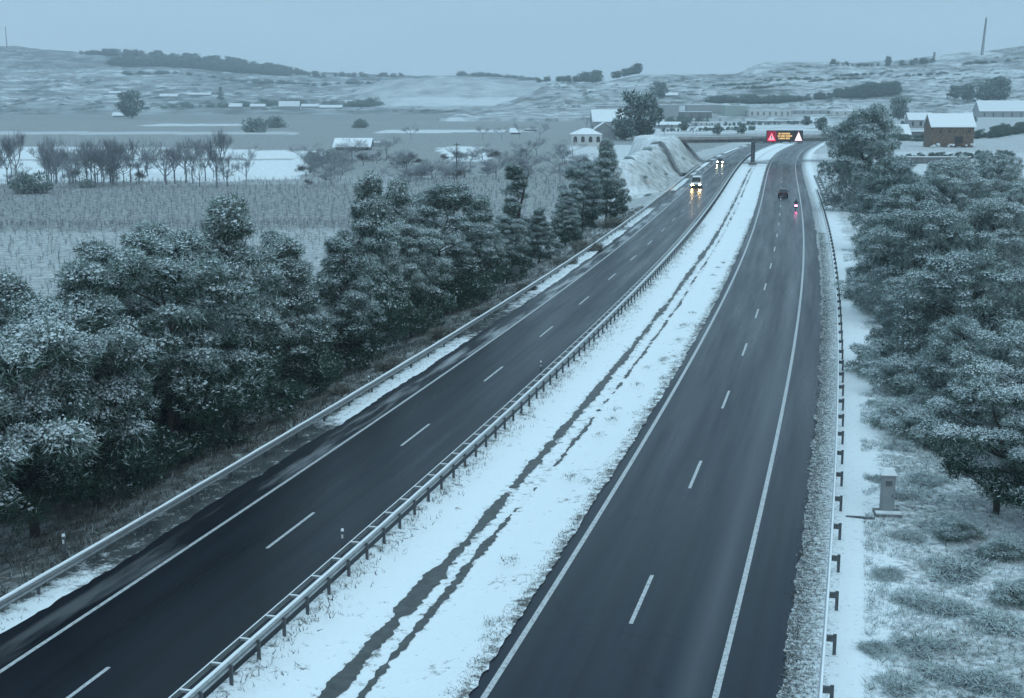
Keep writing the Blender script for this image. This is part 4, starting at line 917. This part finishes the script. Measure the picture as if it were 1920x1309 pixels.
# ------------------------------------------------------------------ buildings
def rel_building(name, label, cat, u0, u1, vb, ve, vr, depth, wall, roof='gable', p=None, nwin=0, winh=.38, winmat=None, door=False, rz=0., group=None, overhang=.5, arch=False, snow=True, ridge_x=None):
    """front wall between columns u0..u1 on base row vb, eave row ve, ridge row vr"""
    uc = (u0 + u1) / 2
    if p is None and vb < 225 and u0 > 1100: p = right_hill(uc, vb)
    b = ground(uc, vb) if p is None else p; Y = b[1]
    w = (u1 - u0) / F * Y * 1.005; he = ztop(Y, ve) - b[2]; hr = max(ztop(Y + depth / 2, vr) - b[2], he + .25)
    o = empty(name, b, label, cat, group, rz)
    MB().box((0, depth / 2, he / 2 - .5), (w, depth, he + 1.)).build('wall', wall, o)
    oh = overhang; t = .28; mb = MB()
    if roof == 'gable':
        for sgn, y0, y1 in ((1, -oh, depth / 2), (-1, depth + oh, depth / 2)):
            sl = (hr - he) / (depth / 2); ze = he - oh * sl
            mb.add([(-w/2-oh, y0, ze), (w/2+oh, y0, ze), (w/2+oh, y1, hr), (-w/2-oh, y1, hr), (-w/2-oh, y0, ze+t), (w/2+oh, y0, ze+t), (w/2+oh, y1, hr+t), (-w/2-oh, y1, hr+t)],
                   [(0,1,2,3), (4,5,6,7), (0,1,5,4), (1,2,6,5), (2,3,7,6), (3,0,4,7)])
        g = MB()
        for x in (-w/2 + .003, w/2 - .003): g.add([(x, 0, he), (x, depth, he), (x, depth/2, hr)], [(0, 1, 2)])
        g.build('gable', wall, o)
    elif roof == 'hip':
        k = min(w, depth) * .45
        mb.add([(-w/2-oh, -oh, he), (w/2+oh, -oh, he), (w/2+oh, depth+oh, he), (-w/2-oh, depth+oh, he), (-w/2+k, depth/2, hr), (w/2-k, depth/2, hr)], [(3,2,1,0), (0,1,5,4), (1,2,5), (2,3,4,5), (3,0,4)])
    elif roof == 'cross':            # ridge running away from the viewer
        rx = (ridge_x or 0) * w
        mb.add([(-w/2-oh, -oh, he), (rx, -oh, hr), (w/2+oh, -oh, he), (-w/2-oh, depth, he), (rx, depth, hr), (w/2+oh, depth, he), (-w/2-oh, -oh, he+t), (rx, -oh, hr+t), (w/2+oh, -oh, he+t), (-w/2-oh, depth, he+t), (rx, depth, hr+t), (w/2+oh, depth, he+t)],
               [(0,1,7,6), (1,2,8,7), (6,7,10,9), (7,8,11,10), (0,3,4,1), (1,4,5,2), (3,9,10,4), (4,10,11,5), (0,6,9,3), (2,5,11,8)])
        g = MB().add([(-w/2, .0, he), (rx, .0, hr), (w/2, .0, he)], [(0, 1, 2)]); g.build('gable', wall, o)
    else:
        mb.box((0, depth / 2, he + .2), (w + oh, depth + oh, .4))
    mb.build('roof', M['snow'] if snow else M['concrete'], o)
    for i in range(nwin):
        x = -w/2 + (i + .5) * w / nwin; ww = min(w / nwin * .5, 1.3 if not arch else 1.6); hh = he * winh; zc2 = he * .5
        fr = MB().box((x, -.03, zc2), (ww + .3, .08, hh + .3)).build('window', wall, o)
        m_ = MB().box((x, -.08, zc2), (ww, .05, hh))
        if arch: m_.cyl((x, -.079, zc2 + hh / 2), ww / 2, .046, 'y', 12)
        m_.build('pane', winmat or M['glass'], fr)
    if cat == 'house' and roof in ('gable', 'hip'): MB().box((w * .22, depth * .5, hr + .35), (.7, .7, 1.5)).build('chimney', M['darkconcrete'], o)
    if door: MB().box((w * door, -.05, he * .3), (min(1.4, w * .2), .08, he * .6)).build('door', M['dark_open'], o)
    return o
BW = M['white_wall']; BG_ = M['grey_wall']; 
rust = simple('rusty_planks', (.15, .108, .082), .9, .45, .8)
# brown barn with snow roof, right
bo = rel_building('barn', 'tall brown wooden barn with a snow covered roof above the right trees', 'barn', 1746, 1824, 276, 236, 214, 9, rust, 'gable', overhang=.6)
MB().box((2.2, -.09, 1.9), (3.0, .08, 3.8)).build('door', M['dark_open'], bo)
for x in (-4.5, -1.2, 5.8): MB().box((x, -.09, 5.6), (.9, .08, 1.0)).build('window', M['dark_open'], bo)
w_ = (1824 - 1746) / F * bo.location[1]
pm = MB()
for k in range(16): pm.box((-w_ / 2 + (k + .5) * w_ / 16, -.04, 3.6), (w_ / 16 * .84, .06, 7.6))
pm.build('planking', [simple('weathered_planks', (.155, .115, .09), .9, .6, 1.3)], bo)
mb = MB(); 
for k in range(26): mb.box((rng_.uniform(-w_ * .5, w_ * .5), -2.2 + rng_.uniform(-1, 1), rng_.uniform(0, 1.3)), (rng_.uniform(.4, 2.2), rng_.uniform(.3, 1), rng_.uniform(.2, .8)), rng_.randint(0, 1), rng_.uniform(0, 3))
o = mb.build('rubble_heap', [rust, M['snow']], None, loc=bo.location); tag(o, 'heap of broken boards and snow at the foot of the brown barn', 'rubble')
sh = rel_building('shed', 'long low shed with a wide white snow roof at the right edge', 'shed', 1838, 1990, 224, 207, 189, 18, BG_, 'gable', nwin=9, winh=.45, winmat=M['dark_open'], overhang=1.)
rel_building('shed', 'low pale roofed greenhouse left of the brown barn', 'greenhouse', 1655, 1704, 262, 250, 234, 9, M['darkconcrete'], 'gable', overhang=.8)
rel_building('shed', 'small grey shed with dark openings behind the greenhouse, left of the barn', 'shed', 1704, 1748, 240, 224, 212, 8, BG_, 'gable', nwin=3, winh=.5, winmat=M['dark_open'])
rel_building('shed', 'low dark lean-to with white edge between greenhouse and barn', 'shed', 1700, 1744, 258, 247, 240, 6, M['darkconcrete'], 'flat')
fence_ = empty('fence', ground(1760, 306), 'low dark wall with snow on top below the brown barn', 'wall')
MB().box((0, 0, .6), (17, .5, 2.0)).build('wall', M['darkconcrete'], fence_); MB().box((0, 0, 1.7), (17.2, .7, .2)).build('snow_cap', M['snow'], fence_)
# white house with arched windows, left of the overpass
ho = rel_building('house', 'white house with arched windows and snowy hipped roof left of the overpass', 'house', 1072, 1128, 274, 252, 240, 12, BW, 'hip', nwin=4, arch=True, winh=.34, winmat=M['dark_open'])
rel_building('house', 'wing with a dark gable joined behind the arched window house', 'house', 1110, 1156, 262, 247, 230, 12, BG_, 'cross')
rel_building('barn', 'large grey barn with broad pale roof behind the arched window house', 'barn', 1112, 1170, 240, 228, 206, 30, BG_, 'gable')
rel_building('warehouse', 'long low building with a thin white roof left of the big round pine', 'warehouse', 1120, 1172, 203, 199, 195, 14, BG_, 'flat')
rel_building('warehouse', 'tall grey block with white roof edge right of the big round pine', 'warehouse', 1238, 1272, 224, 197, 193, 20, BG_, 'flat', nwin=0)
rel_building('warehouse', 'dark fronted warehouse with open bays right of the grey block', 'warehouse', 1274, 1334, 224, 210, 200, 16, M['darkconcrete'], 'flat', nwin=4, winh=.6, winmat=M['dark_open'])
rel_building('warehouse', 'grey factory hall with white roof strip behind the bays', 'warehouse', 1290, 1362, 212, 197, 192, 22, BG_, 'flat')
rel_building('warehouse', 'pale green factory hall in the middle of the far plain', 'warehouse', 1360, 1404, 218, 198, 194, 22, M['green_wall'], 'flat')
rel_building('warehouse', 'long white building with a row of dark windows behind the message sign', 'warehouse', 1405, 1482, 219, 207, 204, 14, BW, 'flat', nwin=7, winh=.55, winmat=M['dark_open'])
rel_building('warehouse', 'grey long building right of the row of dark windows', 'warehouse', 1484, 1560, 214, 207, 203, 14, BG_, 'flat', nwin=5, winh=.5, winmat=M['dark_open'])
for u0, u1, vb, ve, vr, wl_, lab in [(1562, 1640, 216, 209, 205, BW, 'pale low hall between the long grey building and the round tree'), (1180, 1236, 216, 207, 203, BG_, 'low grey hall directly behind the big round pine'), (1300, 1350, 236, 230, 226, BW, 'low pale store just behind the overpass'), (1420, 1500, 232, 227, 223, BG_, 'long low roofed store just above the message sign'), (1230, 1290, 240, 234, 229, BG_, 'low white roofed store behind the left end of the overpass')]:
    rel_building('warehouse', lab, 'warehouse', u0, u1, vb, ve, vr, 14, wl_, 'flat' if u0 != 1230 else 'gable', nwin=5, winh=.5, winmat=M['dark_open'])
for u, vb, vt, lab in [(1390, 252, 232, 'round dark tree above the parapet left of the message sign'), (1345, 254, 236, 'low round tree behind the parapet'), (1540, 246, 222, 'round tree right of the message sign'), (1282, 246, 226, 'round tree at the white roofed store'), (1512, 236, 219, 'low dark tree between the stores right of the sign')]:
    tree('round_tree', lab, 'round', u, vb, vt, None, .9)
tw = rel_building('tower', 'small white tower above the long white building', 'tower', 1486, 1493, 192, 180, 177, 4, BW, 'hip', p=right_hill(1490, 190))
rel_building('shed', 'low shed with a big white pitched roof in the plain beyond the pines', 'shed', 630, 690, 282, 274, 260, 14, M['darkconcrete'], 'gable', overhang=1.2)
rel_building('shed', 'small lean-to with white roof at the right of the low white shed', 'shed', 688, 710, 276, 268, 264, 6, BG_, 'flat')
rel_building('shed', 'tiny hut with white pitched roof among the bare poplars', 'hut', 958, 976, 252, 248, 241, 6, M['darkconcrete'], 'gable')
rel_building('shed', 'tiny flat roofed hut right of the pitched one', 'hut', 983, 1006, 246, 243, 239, 5, M['darkconcrete'], 'flat')
vill = [(430, 452, 204, 199, 194, 'far house with white roof at the left end of the village'), (470, 496, 204, 199, 195, 'far long house left of the village middle'), (524, 560, 206, 198, 190, 'largest white roof of the far village'), (566, 596, 203, 199, 195, 'far low house right of the largest village roof'), (600, 640, 204, 201, 197, 'far shed at the right end of the village'),
        (648, 668, 198, 194, 188, 'far house with pointed roof below the pale slope'), (300, 332, 184, 180, 176, 'far house on the left slope'), (352, 394, 180, 177, 174, 'far long roof on the left slope'), (205, 234, 178, 174, 171, 'far white roof near the lone round tree'), (212, 232, 220, 216, 211, 'white roofed hut left of the lone round tree'), (1246, 1270, 181, 178, 174, 'flat white roof on the slope right of the round hill tree')]
for u0, u1, vb, ve, vr, lab in vill:
    rel_building('house', lab, 'house', u0, u1, vb, ve, vr, 9, BG_, 'gable', p=(right_hill if u0 > 1200 else left_hill)((u0 + u1) / 2, vb) if vb < 214 else None, group='houses of the far village', overhang=1.)

# ------------------------------------------------------------------ masts and poles
def lattice(name, label, p, hgt, w0, w1, lean=0.):
    o = empty(name, p, label, 'mast'); mb = MB(); n = 14
    cor = lambda k, z: np.array([math.cos(k * 2.094) * (w0 + (w1 - w0) * z / hgt) + lean * z, math.sin(k * 2.094) * (w0 + (w1 - w0) * z / hgt), z])
    for k in range(3): mb.tube([cor(k, z) for z in np.linspace(-1, hgt, 4)], .45 * w0 / 1.6, 5)
    mb.build('leg_frame', M['darkmetal'], o); mb = MB()
    for i in range(n):
        for k in range(3): mb.tube([cor(k, i * hgt / n), cor((k + 1) % 3, (i + 1) * hgt / n)], .2 * w0 / 1.6, 4)
    mb.build('bracing', M['darkmetal'], o)
    MB().tube([(lean * hgt, 0, hgt), (lean * hgt * 1.05, 0, hgt * 1.06)], .25, 5).build('aerial', M['darkmetal'], o); return o
p = right_hill(1841, 103); lattice('radio_mast', 'tall thin radio mast on the right hilltop against the sky', p, ztop(p[1], 34) - p[2], 1.7, .9, .055)
p = left_hill(13, 90); lattice('radio_mast', 'faint distant mast on the left skyline', p, ztop(p[1], 50) - p[2], 1.1, .5)
p = ground(857, 335); o = empty('utility_pole', p, 'thin dark utility pole in front of the white snow patch', 'pole'); hp = ztop(p[1], 268) - p[2]
MB().tube([(0, 0, -.5), (0, 0, hp)], [.16, .10], 7).build('pole', M['bark'], o); MB().box((0, 0, hp - .4), (1.6, .1, .12)).build('crossarm', M['bark'], o)

# ------------------------------------------------------------------ roadside furniture
p = ground(1662, 962); o = empty('control_cabinet', p, 'tall grey roadside cabinet with thick snow on top beside the right guardrail', 'cabinet', None, R(-6)); hz = ztop(p[1], 893) - p[2]
MB().box((0, 0, hz / 2 + .05), (.58, .42, hz)).build('cabinet_body', simple('grey_cabinet_paint', (.22, .24, .245), .6, .1, 2), o)
MB().box((-.005, -.215, hz / 2 + .05), (.48, .02, hz * .88)).build('door', simple('grey_door_paint', (.24, .26, .265), .6, .1, 2), o)
mb = MB()
for k in range(5): mb.box((0, -.232, hz * .78 + k * .05), (.30, .02, .022))
mb.build('vent', M['darkmetal'], o); MB().box((.17, -.24, hz * .5), (.03, .04, .14)).build('handle', M['darkmetal'], o)
MB().box((0, 0, hz + .08), (.68, .5, .08)).build('lid', M['concrete'], o)
mb = MB().box((0, 0, hz + .23), (.72, .54, .26), 0, 0, .58); sc2 = mb.build('snow_cap', M['snow'], o)
MB().box((0, -.15, .02), (1.15, .95, .20)).build('base_slab', M['darkconcrete'], o); MB().box((0, -.42, .15), (1.1, .34, .07)).build('slab_snow', M['snow'], o)
a, b = ground(1586, 970), ground(1640, 975); a[2] = zt1(a[0], a[1]) + .04; b[2] = zt1(b[0], b[1]) + .06
o = MB().tube([a, (a + b) / 2 + np.array([0, -.05, .03]), b], .055, 6).build('cable_duct', M['darkmetal']); tag(o, 'dark cable duct lying in the snow from the guardrail to the cabinet', 'duct')
def marker(u, v, label, q=None, h=1.05):
    p = ground(u, v)
    if q is not None: p = C(float(sq(p[0], p[1])[0][0]), q)
    o = empty('marker_post', p, label, 'marker post', 'roadside marker posts')
    MB().box((0, 0, h / 2 - .1), (.12, .10, h + .2)).build('post', M['darkmetal'], o)
    MB().box((0, 0, h + .06), (.12, .10, .10), 0, 0, .7).build('snow_cap', M['snow'], o)
    MB().box((0, -.056, h * .8), (.08, .014, .16)).build('reflector', M['white_wall'], o)
marker(122, 1052, 'dark marker post with white top behind the left rail near the bottom left'); marker(692, 738, 'dark marker post behind the left rail below the double topped pine')
marker(579, 1060, 'marker post with white tip at the road side of the double guardrail', -9.15); marker(1000, 730, 'marker post standing at the double guardrail farther up', -9.15); marker(1343, 362, 'dark marker post at the far double guardrail', -8.95)
p = ground(968, 538); o = empty('road_sign', p, 'small dark back of a road sign on a post behind the left rail', 'sign'); MB().cyl((0, 0, .9), .05, 2.0).build('post', M['darkmetal'], o); MB().box((0, .05, 1.75), (.62, .03, .9)).build('plate', M['darkmetal'], o)
p = ground(1410, 360); o = inst(SH[0], 'bush', None, p, 0, (.6, .6, .9)); tag(o, 'single small dark bush in the snow of the median far up', 'bush')

# ------------------------------------------------------------------ vehicles
def sect(y, w, z0, z1, k=.22, tuck=.92):
    return [(-w*tuck, y, z0), (w*tuck, y, z0), (w, y, z0 + (z1-z0)*.35), (w, y, z1 - k*(z1-z0)*.6), (w*.93, y, z1), (-w*.93, y, z1), (-w, y, z1 - k*(z1-z0)*.6), (-w, y, z0 + (z1-z0)*.35)]
def vehicle(name, label, s, q, facing, paint_, L, W, Hb, Ht, van=False, head=None, tail=None, dirty=.3):
    p = C(s, q, .006); rz = -heading(s) + (math.pi if facing < 0 else 0)
    o = empty(name, p, label, 'van' if van else 'car', None, rz); w = W / 2; f, r = L / 2, -L / 2
    body = MB().loft([sect(r, w*.88, .42, Hb*.86), sect(r+.12, w*.96, .30, Hb*.98), sect(r+.8, w, .22, Hb), sect(0, w, .20, Hb), sect(f-1.2, w, .22, Hb*(.98 if not van else 1.0)), sect(f-.35, w*.97, .26, Hb*.86), sect(f-.05, w*.86, .34, Hb*.70)]).build('body', paint_, o, False)
    if van: cab = [(r+.10, .97, Ht), (0, .97, Ht), (f-1.75, .95, Ht), (f-1.3, .93, Ht*.96), (f-.55, .92, Hb*.98)]
    else: cab = [(r+.30, .90, Hb*1.0), (r+.95, .84, Ht*.96), (-.1, .82, Ht), (.45, .83, Ht*.985), (f-1.25, .92, Hb*.99)]
    secs = [[(-w*a, y, Hb*.9), (w*a, y, Hb*.9), (w*a*.86, y, z), (-w*a*.86, y, z)] for y, a, z in cab]
    cabin = MB().loft(secs).build('cabin', M['glass'] if not van else paint_, o)
    if van:
        MB().add([(-w*.80, f-1.30, Ht*.93), (w*.80, f-1.30, Ht*.93), (w*.84, f-.58, Hb*1.02), (-w*.84, f-.58, Hb*1.02)], [(0,1,2,3)]).build('windscreen', M['glass'], o, loc=(0, .05, .04))
        for sx_ in (-1, 1): MB().box((sx_*w*.965, f-1.6, Hb*1.02 + .30), (.03, .8, .55)).build('side_window', M['glass'], o)
    else:
        MB().loft([[(-w*.70, y, z), (w*.70, y, z), (w*.66, y, z+.05), (-w*.66, y, z+.05)] for y, z in ((r+.98, Ht*.955), (-.1, Ht), (.42, Ht*.985))]).build('roof', paint_, o)
    for y in (f - .85, r + .85):
        for sx_ in (-1, 1):
            wh = MB().cyl((sx_*(w-.10), y, .32), .32, .22, 'x', 18).build('wheel', M['rubber'], o)
            MB().cyl((sx_*(w+.012), y, .32), .19, .03, 'x', 12).build('rim', M['metal'], wh)
    for sx_ in (-1, 1):
        MB().box((sx_*w*.74, f-.09, Hb*.62), (w*.36, .16, .17)).build('headlight', head or M['white_wall'], o)
        MB().box((sx_*w*.78, r+.05, Hb*.80), (w*.30, .12, .20)).build('taillight', tail or simple('unlit_red_lens', (.18, .01, .015), .3), o)
        MB().box((sx_*(w+.10), f-1.55, Hb*1.02), (.20, .10, .15)).build('wing_mirror', paint_, o)
    MB().box((0, f-.03, .42), (W*.8, .1, .2)).build('bumper', M['rubber'], o); MB().box((0, f-.02, Hb*.55), (W*.42, .07, .18)).build('grille', M['dark_open'], o)
    MB().box((0, r+.03, .42), (W*.8, .1, .2)).build('bumper', M['rubber'], o); MB().box((0, r+.03, Hb*.62), (.52, .06, .12)).build('number_plate', M['white_wall'], o)
    return o
WARM = glow('warm_headlamp', (1, .62, .22), 260.); PALE = glow('pale_headlamp', (1, .98, .60), 200.); TAIL = glow('tail_lamp', (1, .22, .48), 26.)
white_p = simple('white_car_paint', (.66, .66, .66), .25, .05, 1); red_p = simple('dark_red_paint', (.05, .012, .022), .25, .1, 1); grey_p = simple('dark_car_paint', (.06, .07, .075), .25, .1, 1)
def lane_s(u, v): a, b = sq(*G(u, v)[:2].reshape(2, 1)); return float(a[0]), float(b[0])
s1, q1 = lane_s(1306, 352); vehicle('delivery_van', 'white van coming towards the viewer with warm lit headlights on the left carriageway', s1, q1, -1, white_p, 5.2, 2.1, 1.25, 2.35, True, WARM)
s2_, q2 = lane_s(1350, 307); vehicle('car', 'far car with pale lit headlights coming from under the overpass on the left carriageway', s2_, q2, -1, grey_p, 4.4, 1.95, .95, 1.5, False, PALE)
s3, q3 = lane_s(1468, 369); vehicle('car', 'dark red car driving away on the right carriageway towards the overpass', s3, q3, 1, red_p, 4.4, 1.9, .95, 1.5)
# motorcyclist by the right edge line
s4, q4 = lane_s(1492, 394); p = C(s4, q4, .006); rz = -heading(s4)
mo = empty('motorcycle', p, 'dark motorcycle with red tail light riding on the right edge line', 'motorcycle', None, rz)
for y in (-.72, .75):
    wh = MB(); a = np.linspace(0, 2 * math.pi, 21); wh.tube(np.stack([a * 0, y + .26 * np.cos(a), .32 + .26 * np.sin(a)], 1), .06, 8, cap=False); wo = wh.build('wheel', M['rubber'], mo, True)
    MB().cyl((0, y, .32), .20, .05, 'x', 14).build('rim', M['darkmetal'], wo)
MB().loft([sect(-.95, .10, .72, .92), sect(-.6, .16, .62, .92), sect(-.1, .17, .40, .86), sect(.25, .20, .36, 1.02), sect(.55, .19, .50, 1.08), sect(.85, .10, .72, 1.0)]).build('body', grey_p, mo)
MB().loft([sect(-.9, .12, .90, .97), sect(-.5, .16, .88, .96), sect(-.05, .13, .84, .92)]).build('seat', M['rubber'], mo)
MB().tube([(-.38, .42, 1.12), (-.12, .55, 1.10), (.12, .55, 1.10), (.38, .42, 1.12)], .02, 6).build('handlebar', M['darkmetal'], mo)
MB().add([(-.16, .62, 1.05), (.16, .62, 1.05), (.11, .50, 1.38), (-.11, .50, 1.38)], [(0,1,2,3)]).build('windscreen', M['glass'], mo)
MB().tube([(.16, -.85, .45), (.15, -.2, .40)], .06, 8).build('exhaust', M['metal'], mo)
MB().box((0, -.99, .82), (.34, .06, .20)).build('taillight', TAIL, mo)
def person(name, label, p, rz):
    bmx = bmesh.new(); J = {}
    def v(k, c): J[k] = bmx.verts.new(c)
    v('pel', (0, -.28, .98)); v('bel', (0, -.22, 1.16)); v('chest', (0, -.10, 1.38)); v('neck', (0, -.02, 1.55)); v('head', (0, .04, 1.66)); v('crown', (0, .03, 1.80))
    rad = {'pel': .17, 'bel': .16, 'chest': .18, 'neck': .07, 'head': .115, 'crown': .085}
    ed = [('pel','bel'), ('bel','chest'), ('chest','neck'), ('neck','head'), ('head','crown')]
    for sgn, t in ((-1, 'l'), (1, 'r')):
        for k, c, r in (('sh', (.21*sgn, -.06, 1.46), .075), ('el', (.36*sgn, .14, 1.24), .055), ('wr', (.35*sgn, .38, 1.15), .04), ('ha', (.35*sgn, .45, 1.13), .045),
                        ('hip', (.13*sgn, -.26, .94), .11), ('kn', (.24*sgn, .16, .80), .085), ('an', (.21*sgn, -.14, .42), .055), ('to', (.21*sgn, .04, .36), .045)): v(k + t, c); rad[k + t] = r
        ed += [('chest', 'sh'+t), ('sh'+t, 'el'+t), ('el'+t, 'wr'+t), ('wr'+t, 'ha'+t), ('pel', 'hip'+t), ('hip'+t, 'kn'+t), ('kn'+t, 'an'+t), ('an'+t, 'to'+t)]
    for a, b in ed: bmx.edges.new((J[a], J[b]))
    keys = list(J); me = bpy.data.meshes.new(name); bmx.to_mesh(me); bmx.free()
    o = bpy.data.objects.new(name, me); col.objects.link(o); me.materials.append(simple('dark_riding_clothes', (.03, .032, .04), .7)); o.location = p; o.rotation_euler = (0, 0, rz)
    md = o.modifiers.new('skin', 'SKIN'); sv = me.skin_vertices[0].data
    for i, k in enumerate(keys): sv[i].radius = (rad[k], rad[k]); sv[i].use_root = (k == 'pel')
    o.modifiers.new('sub', 'SUBSURF').render_levels = 1; tag(o, label, 'person')
    he = MB(); 
    for k in range(9):
        pass
    rings = []
    for k in range(9):
        th = -1.2 + k * (math.pi / 2 + 1.19) / 8; rr2 = .155 * math.cos(th); rings.append([(rr2 * math.cos(a), .035 + rr2 * 1.12 * math.sin(a), 1.70 + .165 * math.sin(th)) for a in np.linspace(0, 2 * math.pi, 14, endpoint=False)])
    he.loft(rings).build('helmet', grey_p, o, True); MB().box((0, .17, 1.70), (.21, .08, .09)).build('visor', M['glass'], o)
person('person', 'rider in dark clothes and helmet leaning forward on the motorcycle', p, rz)

# ------------------------------------------------------------------ winter air
hz_ = MB().box((0, 1560, 110), (5200, 3300, 300)).build('haze', new_mat('haze_air')[0]); hz_['kind'] = 'stuff'
hm = hz_.data.materials[0]; n_ = hm.node_tree.nodes; l_ = hm.node_tree.links; n_.remove(n_['Principled BSDF'])
pv = n_.new('ShaderNodeVolumePrincipled'); pv.inputs['Density'].default_value = .00025; pv.inputs['Color'].default_value = (.80, .92, 1, 1); pv.inputs['Anisotropy'].default_value = 0.
l_.new(pv.outputs[0], n_['Material Output'].inputs['Volume'])
